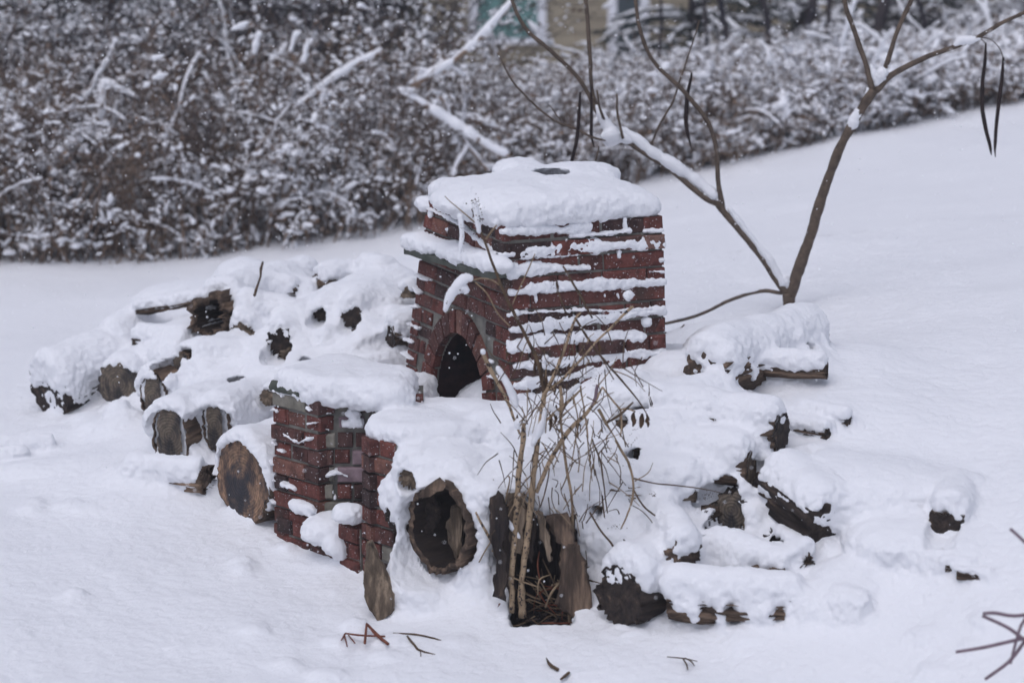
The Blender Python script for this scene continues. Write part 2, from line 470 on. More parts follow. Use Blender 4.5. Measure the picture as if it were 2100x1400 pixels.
# ------------------------------------------------------------------ signed distance snow
class Grid:
    def __init__(s, lo, hi, h):
        s.lo = np.array(lo, float); s.h = h
        s.n = np.ceil((np.array(hi) - s.lo) / h).astype(int) + 1
        s.ax = [s.lo[k] + np.arange(s.n[k]) * h for k in range(3)]
        s.d = np.full(s.n, 1.0, np.float32)
        s.o = np.zeros(s.n, np.int16)

    def sub(s, lo, hi):
        a = np.clip(np.floor((np.array(lo) - s.lo) / s.h).astype(int), 0, s.n)
        b = np.clip(np.ceil((np.array(hi) - s.lo) / s.h).astype(int) + 1, 0, s.n)
        if (b <= a).any(): return None, None
        sl = tuple(slice(a[k], b[k]) for k in range(3))
        P = np.stack(np.meshgrid(*[s.ax[k][sl[k]] for k in range(3)], indexing='ij'), -1)
        return sl, P

    def union(s, lo, hi, fn, owner, k=0.03):
        sl, P = s.sub(np.array(lo) - 2 * k, np.array(hi) + 2 * k)
        if sl is None: return
        f = fn(P).astype(np.float32)
        d = s.d[sl]
        s.o[sl] = np.where(f < d, owner, s.o[sl])
        hh = np.maximum(k - np.abs(d - f), 0) / k
        s.d[sl] = np.minimum(d, f) - hh * hh * k * .25

    def carve(s, lo, hi, fn, k=0.008):
        sl, P = s.sub(lo, hi)
        if sl is None: return
        f = -fn(P).astype(np.float32)
        d = s.d[sl]
        hh = np.maximum(k - np.abs(d - f), 0) / k
        s.d[sl] = np.maximum(d, f) + hh * hh * k * .25

    def mesh(s):
        d = s.d; ins = d < 0
        c = [ins[i:ins.shape[0] - 1 + i, j:ins.shape[1] - 1 + j, k:ins.shape[2] - 1 + k] for i in (0, 1) for j in (0, 1) for k in (0, 1)]
        anyi = c[0].copy(); alli = c[0].copy()
        for q in c[1:]:
            anyi |= q; alli &= q
        act = anyi & ~alli
        I = np.argwhere(act)
        idx = np.full(act.shape, -1, np.int32)
        idx[act] = np.arange(len(I), dtype=np.int32)
        cor = {}
        for i in (0, 1):
            for j in (0, 1):
                for k in (0, 1):
                    cor[i, j, k] = d[I[:, 0] + i, I[:, 1] + j, I[:, 2] + k]
        acc = np.zeros((len(I), 3)); cnt = np.zeros(len(I))
        for a in cor:
            for ax in range(3):
                if a[ax] == 1: continue
                b = list(a); b[ax] = 1; b = tuple(b)
                va, vb = cor[a], cor[b]
                m = (va < 0) != (vb < 0)
                t = va / np.where(m, va - vb, 1)
                p = np.tile(np.array(a, float), (len(I), 1)); p[:, ax] = t
                acc[m] += p[m]; cnt[m] += 1
        V = s.lo + (I + acc / cnt[:, None]) * s.h
        own = s.o[I[:, 0], I[:, 1], I[:, 2]]
        Q = []
        for ax in range(3):
            u, v = [(1, 2), (2, 0), (0, 1)][ax]
            sh = list(ins.shape)
            a = [slice(0, sh[k]) for k in range(3)]; b = list(a)
            a[ax] = slice(0, sh[ax] - 1); b[ax] = slice(1, sh[ax])
            for q in (u, v):
                a[q] = slice(1, sh[q] - 1); b[q] = slice(1, sh[q] - 1)
            A, B = ins[tuple(a)], ins[tuple(b)]
            E = np.argwhere(A != B)
            flip = A[E[:, 0], E[:, 1], E[:, 2]]
            E[:, u] += 1; E[:, v] += 1
            eu = np.zeros(3, int); eu[u] = 1
            ev = np.zeros(3, int); ev[v] = 1
            g = lambda X: idx[X[:, 0], X[:, 1], X[:, 2]]
            q = np.stack([g(E - eu - ev), g(E - ev), g(E), g(E - eu)], 1)
            q[~flip] = q[~flip][:, ::-1]
            Q.append(q)
        Q = np.concatenate(Q)
        Q = Q[(Q >= 0).all(1)]
        return V, Q, own


def relax(V, Q, it=2, lam=.5):
    n = len(V)
    e = np.concatenate([Q[:, [0, 1]], Q[:, [1, 2]], Q[:, [2, 3]], Q[:, [3, 0]]])
    cnt = np.bincount(e[:, 0], minlength=n) + np.bincount(e[:, 1], minlength=n)
    for _ in range(it):
        for ax in range(3):
            sm = np.bincount(e[:, 0], V[e[:, 1], ax], minlength=n) + np.bincount(e[:, 1], V[e[:, 0], ax], minlength=n)
            V[:, ax] += lam * (sm / np.maximum(cnt, 1) - V[:, ax])
    return V


def vnormals(V, Q):
    N = np.cross(V[Q[:, 2]] - V[Q[:, 0]], V[Q[:, 3]] - V[Q[:, 1]])
    out = np.zeros_like(V)
    for ax in range(3):
        for j in range(4):
            out[:, ax] += np.bincount(Q[:, j], N[:, ax], minlength=len(V))
    return out / (np.linalg.norm(out, axis=1)[:, None] + 1e-12)


def make_mesh(name, V, Q, N, mat):
    me = bpy.data.meshes.new(name)
    me.vertices.add(len(V)); me.vertices.foreach_set('co', V.astype(np.float32).ravel())
    me.loops.add(len(Q) * 4); me.loops.foreach_set('vertex_index', Q.astype(np.int32).ravel())
    me.polygons.add(len(Q)); me.polygons.foreach_set('loop_start', np.arange(len(Q), dtype=np.int32) * 4)
    me.update(calc_edges=True)
    me.polygons.foreach_set('use_smooth', np.ones(len(Q), bool))
    me.materials.append(mat)
    if N is not None:
        me.normals_split_custom_set_from_vertices(N.astype(np.float32).tolist())
    return me


def emit_snow(V, Q, own, owners, mat):
    """cut the one snow skin into the pieces that lie on each thing"""
    N = vnormals(V, Q)
    fo = own[Q[:, 0]]
    res = {}
    for k in np.unique(fo):
        q = Q[fo == k]
        u, inv = np.unique(q, return_inverse=True)
        name, parent = owners[int(k)]
        me = make_mesh(name, V[u], inv.reshape(-1, 4), N[u], mat)
        o = bpy.data.objects.new(name, me); COL.objects.link(o)
        if parent is not None: world_child(o, parent)
        res[int(k)] = o
    return res


def pieces_of(n, Q):
    lab = np.arange(n)
    while True:
        m = lab[Q].min(1)
        new = lab.copy()
        for j in range(4): np.minimum.at(new, Q[:, j], m)
        new = new[new]
        if (new == lab).all(): break
        lab = new
    return lab


def emit_split(name, V, Q, mat, parent, keep=60):
    N = vnormals(V, Q); lab = pieces_of(len(V), Q)[Q[:, 0]]
    for k in np.unique(lab):
        q = Q[lab == k]
        if len(q) < keep: continue
        u, inv = np.unique(q, return_inverse=True)
        o = bpy.data.objects.new(name, make_mesh(name, V[u], inv.reshape(-1, 4), N[u], mat)); COL.objects.link(o); world_child(o, parent)


# sdf shapes ------------------------------------------------------------
def s_cyl(p0, p1, r, rnd=.03):
    p0 = np.array(p0, float); p1 = np.array(p1, float); L = np.linalg.norm(p1 - p0); a = (p1 - p0) / L

    def f(P):
        q = P - p0
        t = q @ a
        rr = np.sqrt(np.maximum((q * q).sum(-1) - t * t, 0))
        dx = rr - (r - rnd); dy = np.abs(t - L / 2) - (L / 2 - rnd)
        return np.sqrt(np.maximum(dx, 0) ** 2 + np.maximum(dy, 0) ** 2) + np.minimum(np.maximum(dx, dy), 0) - rnd
    m = r + .02
    return np.minimum(p0, p1) - m, np.maximum(p0, p1) + m, f


def s_ell(c, rad, yaw=0.0):
    c = np.array(c, float); rad = np.array(rad, float); cy, sy = math.cos(yaw), math.sin(yaw)

    def f(P):
        q = P - c
        x = q[..., 0] * cy + q[..., 1] * sy; y = -q[..., 0] * sy + q[..., 1] * cy
        k = np.sqrt((x / rad[0]) ** 2 + (y / rad[1]) ** 2 + (q[..., 2] / rad[2]) ** 2)
        k2 = np.sqrt((x / rad[0] ** 2) ** 2 + (y / rad[1] ** 2) ** 2 + (q[..., 2] / rad[2] ** 2) ** 2)
        return k * (k - 1) / np.maximum(k2, 1e-6)
    m = max(rad[0], rad[1])
    return c - [m, m, rad[2]], c + [m, m, rad[2]], f


def s_prism(poly, z0, z1, rnd=.04):
    """rounded prism over a convex counter-clockwise outline"""
    poly = np.array(poly, float)
    E = []
    for i in range(len(poly)):
        a, b = poly[i], poly[(i + 1) % len(poly)]
        t = (b - a) / np.linalg.norm(b - a)
        E.append((a, np.array([t[1], -t[0]])))

    def f(P):
        d = None
        for a, n in E:
            e = (P[..., 0] - a[0]) * n[0] + (P[..., 1] - a[1]) * n[1] + rnd
            if d is None: d = e
            else:
                k = rnd * 1.2
                hh = np.maximum(k - np.abs(d - e), 0) / k
                d = np.maximum(d, e) + hh * hh * k * .25
        dz = np.abs(P[..., 2] - (z0 + z1) / 2) - ((z1 - z0) / 2 - rnd)
        return np.sqrt(np.maximum(d, 0) ** 2 + np.maximum(dz, 0) ** 2) + np.minimum(np.maximum(d, dz), 0) - rnd
    return np.r_[poly.min(0), z0], np.r_[poly.max(0), z1], f

OWN = [('snow_ground', None)]     # owner number -> (name of the snow piece, the thing it lies on)


def owner(parent, name='snow_cap'):
    OWN.append((name, parent)); return len(OWN) - 1


CAPS, CARVES = [], []              # snow solids lying on things, and hollows kept free of snow


def cap(shape, ow, k=.03): CAPS.append((shape, ow, k))
CARVES2 = []


def carve(shape, k=.008): CARVES.append((shape, k))
def carve2(shape, k=.02): CARVES2.append((shape, k))     # also cut out of the ground snow


# ------------------------------------------------------------------ the brick oven
ZB, CH = .10, .0700
NC = 11
ZT = ZB + NC * CH


def face_map(Ab, Bb, At, Bt, z0, z1):
    Ab, Bb, At, Bt = [np.array(q[:2], float) for q in (Ab, Bb, At, Bt)]
    W = np.linalg.norm(Bb - Ab)
    t = (Bb - Ab) / W
    n = np.array([t[1], -t[0]])

    def f(s, z, d=0.0):
        s, z, d = np.broadcast_arrays(np.asarray(s, float), np.asarray(z, float), np.asarray(d, float))
        q = (z - z0) / (z1 - z0)
        A = Ab + (At - Ab) * q[..., None]; B = Bb + (Bt - Bb) * q[..., None]
        xy = A + (B - A) * (s / W)[..., None] + n * d[..., None]
        return np.concatenate([xy, z[..., None]], -1)

    def inv(px, py):
        P = on_plane(px, py, [*Ab, z0], np.array([n[0], n[1], 0]))
        for _ in range(3):
            q = (P[2] - z0) / (z1 - z0)
            A = Ab + (At - Ab) * q; B = Bb + (Bt - Bb) * q
            P = on_plane(px, py, [*A, 0], np.array([n[0], n[1], 0]))
        s = np.dot(P[:2] - A, B - A) / np.dot(B - A, B - A) * W
        return s, P[2]
    f.W, f.n, f.t, f.inv, f.z0, f.z1 = W, n, t, inv, z0, z1
    return f


Nb, Lb = at_z(1050, 850, ZB), at_z(830, 745, ZB)
Nt, Rt, Lt = at_z(1030, 462, ZT), at_z(1362, 441, ZT), at_z(876, 405, ZT)
Rb = Nb + (Rt - Nt) * 1.0; Rb[2] = ZB
Rb[0] = Nb[0] + (Rt[0] - Nt[0]) * .975
Bb_, Bt_ = Lb + Rb - Nb, Lt + Rt - Nt
FR = face_map(Nb, Rb, Nt, Rt, ZB, ZT)
FL = face_map(Lb, Nb, Lt, Nt, ZB, ZT)
FB1 = face_map(Rb, Bb_, Rt, Bt_, ZB, ZT)
FB2 = face_map(Bb_, Lb, Bt_, Lt, ZB, ZT)


def brick(mb, fm, s0, s1, z0, z1, d=0.0, depth=.09, mi=0, jit=.003, cham=.005):
    """one brick with worn, bevelled edges, laid in the face"""
    jj = lambda: (random.random() * 2 - 1) * jit
    a0, a1, b0, b1 = s0 + jj(), s1 + jj(), z0 + jj(), z1 + jj() * .6
    c = cham * (.7 + random.random() * .9)
    V = []
    for s, z, q in ((a0, b0, 0), (a1, b0, 0), (a1, b1, 0), (a0, b1, 0)):
        V.append(fm(s, z, d - depth))
    for s, z in ((a0, b0), (a1, b0), (a1, b1), (a0, b1)):
        V.append(fm(s, z, d - c + jj() * .5))
    for s, z in ((a0 + c, b0 + c), (a1 - c, b0 + c), (a1 - c, b1 - c), (a0 + c, b1 - c)):
        V.append(fm(s, z, d + jj() * .7))
    F = [(8, 9, 10, 11), (4, 5, 9, 8), (5, 6, 10, 9), (6, 7, 11, 10), (7, 4, 8, 11),
         (0, 1, 5, 4), (1, 2, 6, 5), (2, 3, 7, 6), (3, 0, 4, 7), (3, 2, 1, 0)]
    mb.add(V, F, mi)


def lay(mb, fm, z0, courses, ch=CH, skip=None, bl=.205, depth=.09, dj=.006, gap=.011, mi=0, s_lo=0.0, s_hi=None, seed=0, alt=0.0, mix=None):
    W = fm.W if s_hi is None else s_hi
    rnd = random.Random(seed)
    for k in range(courses):
        s = s_lo - (bl * .5 if k % 2 else 0) * (0.9 + .2 * rnd.random())
        za, zb = z0 + k * ch + gap * .45, z0 + (k + 1) * ch - gap * .55
        dk = (rnd.random() - .5) * dj + (alt if k % 2 else 0)
        while s < W - .02:
            L = bl * (.94 + .12 * rnd.random())
            if rnd.random() < .18: L *= .55
            a, b = max(s, s_lo), min(s + L, W)
            if W - b < .05: b = W
            if b - a > .03:
                if skip is None or not skip(a, b, za, zb):
                    brick(mb, fm, a + gap * .4, b - gap * .4, za, zb, dk + (rnd.random() - .5) * dj, depth,
                          mi if mix is None else mix(rnd))
                elif b - a > .1:
                    for a2, b2 in ((a, (a + b) / 2), ((a + b) / 2, b)):
                        if not skip(a2, b2, za, zb):
                            brick(mb, fm, a2 + gap * .4, b2 - gap * .4, za, zb, dk, depth, mi if mix is None else mix(rnd))
            s = b if b == W else s + L


def slab_mortar(mb, fm, z0, z1, s0, s1, d, depth, mi=1):
    V = [fm(s, z, q) for q in (d - depth, d) for s, z in ((s0, z0), (s1, z0), (s1, z1), (s0, z1))]
    mb.add(V, [(4, 5, 6, 7), (3, 2, 1, 0), (0, 1, 5, 4), (1, 2, 6, 5), (2, 3, 7, 6), (3, 0, 4, 7)], mi)


oven = empty('brick_oven', (float(Nb[0]), float(Nb[1]), ZB - .2))
tag(oven, 'old red brick outdoor oven with arched mouth, wide ledge and a thick cap of snow', 'outdoor oven')

# arch of the mouth, in the left face; s runs from the far corner to the near corner
_sl, _ = FL.inv(886, 800); _sr, _ = FL.inv(990, 832)
_sa, _za = FL.inv(938, 678)
AC, AR = (_sl + _sr) / 2, (_sr - _sl) / 2 + .016
ZS = _za - AR * 1.0                 # spring line
RING = .105


def arch_top(s, extra=0.0):
    q = (AR + extra) ** 2 - (s - AC) ** 2
    return ZS + math.sqrt(q) if q > 0 else -9


def skip_arch(a, b, z0, z1):
    for i in range(9):
        s = a + (b - a) * i / 8
        if arch_top(s, RING) > z0 + .012 or (abs(s - AC) < AR + .004 and z0 < ZS):
            return True
    return False


ch_mb = MB()
lay(ch_mb, FR, ZB - 2 * CH, NC + 2, seed=3, alt=.012, dj=.010)
lay(ch_mb, FL, ZB - 2 * CH, NC + 2, seed=5, skip=skip_arch, bl=.235, depth=.033)
lay(ch_mb, FB1, ZB - 2 * CH, NC + 2, seed=6)
lay(ch_mb, FB2, ZB - 2 * CH, NC + 2, seed=8)
# mortar behind the faces
for fm in (FR, FB1, FB2): slab_mortar(ch_mb, fm, ZB - .16, ZT - .012, .012, fm.W - .012, -.008, .10)
ns = 90
for i in range(ns):
    a, b = FL.W * i / ns, FL.W * (i + 1) / ns
    m = max(arch_top(a), arch_top(b))
    zlow = m - .004 if m > ZS - .01 else ZB - .16
    slab_mortar(ch_mb, FL, zlow, ZT - .012, max(a, .012), min(b, FL.W - .012), -.010, .026)
# upper course slabs closing the chamber
top_poly = [FL(0, ZT - .02, -.05), FL(FL.W, ZT - .02, -.05), FR(FR.W, ZT - .02, -.05), FB1(FB1.W, ZT - .02, -.05)]
V = [p - [0, 0, .05] for p in top_poly] + top_poly
ch_mb.add(V, [(0, 1, 2, 3)[::-1], (4, 5, 6, 7), (0, 1, 5, 4), (1, 2, 6, 5), (2, 3, 7, 6), (3, 0, 4, 7)], 1)
world_child(ch_mb.build('chamber', [M['brick'], M['mortar']], smooth=False), oven)

ar = MB()
nv = 13
for i in range(nv):
    t0 = math.pi * (i + .07) / nv; t1 = math.pi * (i + .93) / nv
    dd = .004 + random.random() * .008
    V = []
    for d in (dd - .034, dd):
        for r_, t_ in ((AR - .002, t0), (AR + RING - .01, t0), (AR + RING - .01, t1), (AR - .002, t1)):
            rr = r_ + (random.random() - .5) * .008
            V.append(FL(AC + rr * math.cos(t_), ZS + rr * math.sin(t_), d + (random.random() - .5) * .004))
    ar.add(V, [(7, 6, 5, 4), (0, 1, 2, 3), (4, 5, 1, 0), (5, 6, 2, 1), (6, 7, 3, 2), (7, 4, 0, 3)], 0)
for sd in (-1, 1):
    k = 0
    zz = ZS - .004
    while zz > ZB - .13:
        a, b = (AC - AR - RING, AC - AR) if sd < 0 else (AC + AR, AC + AR + RING)
        brick(ar, FL, a + .004, b - .002, zz - CH + .01, zz, .003 + random.random() * .005, .036)
        zz -= CH; k += 1
world_child(ar.build('arch', [M['brick'], M['mortar']], smooth=False), oven)

# sooty inside of the chamber
ins = MB()
back, side = .50, .03
lo, hi = AC - AR - side, AC + AR + side
zt_i = ZS + AR + .05
c = [FL(lo, ZB - .12, -.038), FL(hi, ZB - .12, -.038), FL(hi, zt_i, -.038), FL(lo, zt_i, -.038),
     FL(lo, ZB - .12, -back), FL(hi, ZB - .12, -back), FL(hi, zt_i, -back), FL(lo, zt_i, -back)]
ins.add(c, [(4, 5, 6, 7), (0, 4, 7, 3), (1, 2, 6, 5), (3, 7, 6, 2), (0, 1, 5, 4)], 0)
for k in range(5):
    for j in range(4):
        a = lo + j * .21 - (.1 if k % 2 else 0)
        brick(ins, FL, max(a, lo) + .01, min(a + .19, hi) - .005, ZB - .12 + k * CH + .008, ZB - .12 + (k + 1) * CH - .004, -back + .02, .02, 0)
world_child(ins.build('firing_chamber', M['soot'], smooth=False), oven)

# the ledge over the mouth
z_le, z_ln = at(835, 520, float(FL(0, .55)[1]) - .05)[2], at(1040, 574, float(Nb[1]) - .02)[2]
mt = MB()
nseg = 16
V = []
for i in range(nseg + 1):
    s = -.015 + (FL.W + .02) * i / nseg
    z = z_le + (z_ln - z_le) * i / nseg + (random.random() - .5) * .004
    th = .024 + random.random() * .006
    out = .068 + (random.random() - .5) * .012
    for d, zz in ((-.03, z), (out, z - .004), (out + .004, z + th - .006), (out - .006, z + th), (-.03, z + th)):
        V.append(FL(s, zz, d))
F = []
for i in range(nseg):
    for j in range(5):
        a, b = i * 5 + j, i * 5 + (j + 1) % 5
        F.append((a, a + 5, b + 5, b))
F += [(0, 1, 2, 3, 4), tuple(nseg * 5 + q for q in (4, 3, 2, 1, 0))]
mt.add(V, F)
world_child(mt.build('ledge', M['slab'], smooth=False), oven)

# firebox walls in front: end pier, inner wall, right pier, sill
PA, PB = at_z(560, 1088, -.42), at_z(742, 1168, -.46)
ZP = .185                                   # top of the left pier
dAB = (PB - PA)[:2]
PI = PA[:2] + dAB * .52
up = lambda q: (q[0] + (0 - q[0]) * 0.0, q[1])
PAt = at_z(566, 790, ZP + .02)[:2] * .5 + PA[:2] * .5
F1 = face_map(PA, PI, PA[:2] * .4 + PAt * .6, PI + np.array([.01, .01]), -.6, ZP)
n1 = 11
CF = .0705
wl1 = MB()
mixp = lambda r: 0 if r.random() < .86 else 2
lay(wl1, F1, ZP - n1 * CF, n1, CF, seed=21, bl=.21, dj=.014, mix=mixp)
slab_mortar(wl1, F1, -.62, ZP - .01, .01, F1.W - .02, -.012, .09)
# long outer side of the pier (hidden from here) and the inner wall
dirb = np.array([1.0, .04])
PE = PI + dirb * .43
FI = face_map(PI + [-.0, .03], PE + [0, .03], PI + [-.0, .05], PE + [0, .05], -.6, ZP)
mixi = lambda r: (0 if r.random() < .5 else (2 if r.random() < .6 else 3))
lay(wl1, FI, ZP - n1 * CF, n1, CF * 1.0, seed=30, bl=.135, dj=.030, gap=.014, mix=lambda r: 0 if r.random() < .55 else (2 if r.random() < .5 else 3))
slab_mortar(wl1, FI, -.62, ZP - .01, .0, FI.W, -.016, .24)
BK = np.array([PA[0] + .30, PA[1] + .34])
FO = face_map(BK, PA, BK, PAt * .6 + PA[:2] * .4, -.6, ZP)
lay(wl1, FO, ZP - n1 * CF, n1, CF, seed=23)
slab_mortar(wl1, FO, -.62, ZP - .01, .0, FO.W - .01, -.012, .12)
world_child(wl1.build('pier', [M['brick'], M['mortar'], M['stone'], M['pinkstone']], smooth=False), oven)
# coping stones
cp = MB()
for fm, s0, s1 in ((F1, .0, .19), (FI, .01, .27)):
    m_ = 8
    V = []
    for i in range(m_ + 1):
        s = s0 + (s1 - s0) * i / m_
        for d, z in ((-.12, ZP - .004), (.012, ZP - .004), (.016 + random.random() * .01, ZP + .012), (.004, ZP + .034 + random.random() * .008), (-.12, ZP + .036)):
            V.append(fm(s, z, d + (random.random() - .5) * .005))
    F = []
    for i in range(m_):
        for j in range(5):
            a, b = i * 5 + j, i * 5 + (j + 1) % 5
            F.append((a, a + 5, b + 5, b))
    F += [(0, 1, 2, 3, 4), tuple(m_ * 5 + q for q in (4, 3, 2, 1, 0))]
    cp.add(V, F)
world_child(cp.build('coping', M['slab'], smooth=False), oven)

# right pier
ZR = .095
PR = PB[:2] + dAB * .36
F2 = face_map(PB[:2], PR, PB[:2] + [.0, .0], PR, -.6, ZR)
wl2 = MB()
lay(wl2, F2, ZR - 10 * CF, 10, CF, seed=41, bl=.2, dj=.014, mix=mixp)
slab_mortar(wl2, F2, -.62, ZR - .01, .01, F2.W, -.012, .10)
PBk = PB[:2] + np.array([.55, .25])
F2i = face_map(PBk, PB[:2], PBk, PB[:2], -.6, ZR)
lay(wl2, F2i, ZR - 10 * CF, 10, CF, seed=43)
slab_mortar(wl2, F2i, -.62, ZR - .01, .0, F2i.W - .10, -.012, .10)
# stepped stub left of it
PS0, PS1 = PA[:2] + dAB * .78, PB[:2]
zs_ = at(715, 1068, float(PS0[1]))[2]
F3 = face_map(PS0 + [-.012, -.012], PS1 + [-.012, -.012], PS0 + [-.012, -.012], PS1 + [-.012, -.012], -.6, zs_)
lay(wl2, F3, zs_ - 5 * CF, 5, CF, seed=47, bl=.11, dj=.01)
slab_mortar(wl2, F3, -.62, zs_ - .01, .005, F3.W, -.012, .08)
world_child(wl2.build('pier', [M['brick'], M['mortar'], M['stone'], M['pinkstone']], smooth=False), oven)
# sill between the piers
zsi = at(600, 1065, float(PA[1]) - .1)[2]
F4 = face_map(PA[:2] + dAB * .06 + [-.01, -.01], PB[:2] + [-.004, -.004], PA[:2] + dAB * .06 + [-.01, -.01], PB[:2] + [-.004, -.004], -.6, zsi)
sl_ = MB()
lay(sl_, F4, zsi - 4 * CF, 4, CF, seed=52, bl=.21, dj=.008)
slab_mortar(sl_, F4, -.62, zsi - .008, .01, F4.W - .01, -.012, .10)
world_child(sl_.build('sill', [M['brick'], M['mortar']], smooth=False), oven)

# snow on the oven
OW_OVEN = owner(oven)
poly = np.array([Nt[:2], Rt[:2], Bt_[:2], Lt[:2]])
cc = poly.mean(0)
polyo = poly + (poly - cc) / np.linalg.norm(poly - cc, axis=1)[:, None] * .010
cap(s_prism(polyo, ZT - .012, ZT + .085, .048), OW_OVEN, .03)
cap(s_ell([cc[0] - .06, cc[1] - .12, ZT + .05], (.42, .36, .088), .4), OW_OVEN, .1)
cap(s_ell([*(at(1165, 372, cc[1] + .25)[:2]), ZT + .10], (.22, .14, .05), .3), OW_OVEN, .10)
cap(s_ell(at(1062, 352, cc[1] + .45), (.11, .11, .06)), OW_OVEN, .06)
_h = at(1130, 378, cc[1] + .06)
carve(s_ell([_h[0], _h[1] + .03, ZT + .06], (.135, .10, .085), .3), .03)
fl_ = MB()
for i in range(20):
    t0, t1 = 2 * math.pi * i / 20, 2 * math.pi * (i + 1) / 20
    V = []
    for rr, zz in ((.085, ZT - .06), (.12, ZT - .06), (.12, ZT + .045), (.085, ZT + .045)):
        for t in (t0, t1): V.append([_h[0] + rr * math.cos(t), _h[1] + .03 + rr * math.sin(t) * .8, zz + .006 * math.sin(3 * t)])
    fl_.add(V, [(0, 1, 7, 6), (2, 4, 5, 3), (6, 7, 5, 4)])
fl_.add([[_h[0] + .11 * math.cos(t * math.pi / 5), _h[1] + .03 + .09 * math.sin(t * math.pi / 5), ZT - .014] for t in range(10)], [tuple(range(10))])  # dark disc closing the opening, stands in for the shade inside the flue
world_child(fl_.build('flue_rim', M['soot'], smooth=False), oven)
# shoulder left of the top
cap(s_ell(at(893, 420, float(Lt[1]) + .02), (.055, .12, .040), .9), OW_OVEN, .03)
# on the ledge
for i in range(7):
    q = i / 6
    s = .03 + (FL.W - .06) * q
    p = FL(s, z_le + (z_ln - z_le) * q + .054, .022)
    cap(s_ell(p, (.110, .064, .036), math.atan2(FL.t[1], FL.t[0])), OW_OVEN, .05)
# pier and platform
cap(s_prism([PA[:2] + [-.01, -.005], PI + [.03, -.03], PI + [.36, .0], PI + [.40, .25], PA[:2] + [.25, .36]], ZP - .03, ZP + .09, .05), OW_OVEN, .05)
cap(s_prism([PI + [.02, .15], PI + [.40, .15], PI + [.48, .70], PI + [.1, .8]], ZP - .16, ZP - .03, .05), OW_OVEN, .12)
cap(s_ell([*(PI + [.27, -.0]), ZP + .02], (.13, .07, .07)), OW_OVEN, .04)
cap(s_prism([PB[:2] + [.0, -.01], PR + [.02, -.01], PR + [.45, .12], PR + [.40, .50], PB[:2] + [.25, .45]], ZR - .03, ZR + .065, .045), OW_OVEN, .05)
cap(s_prism([PA[:2] + dAB * .40 + [.03, .02], PB[:2] + [.0, .02], PB[:2] + [.3, .24], PI + [.2, .05]], zsi - .25, zsi + .035, .03), OW_OVEN, .03)
cap(s_ell(at(715, 1052, float(PB[1]) + .02), (.075, .06, .045)), OW_OVEN, .02)
cap(s_ell(at(672, 1078, float(PA[1]) - .25), (.10, .09, .042)), OW_OVEN, .07)
cap(s_ell(at(650, 1100, float(PA[1]) - .28), (.05, .05, .025)), OW_OVEN, .07)
cap(s_ell(at(690, 1122, float(PA[1]) - .34), (.045, .05, .035)), OW_OVEN, .05)
cap(s_ell(at(705, 1075, float(PA[1]) - .20), (.08, .12, .05)), OW_OVEN, .05)
cap(s_ell(at(620, 1038, float(PA[1]) - .17), (.085, .04, .034), math.atan2(dAB[1], dAB[0])), OW_OVEN, .01)
cap(s_ell(at(845, 815, float(PI[1]) + .25), (.035, .05, .03)), OW_OVEN, .02)


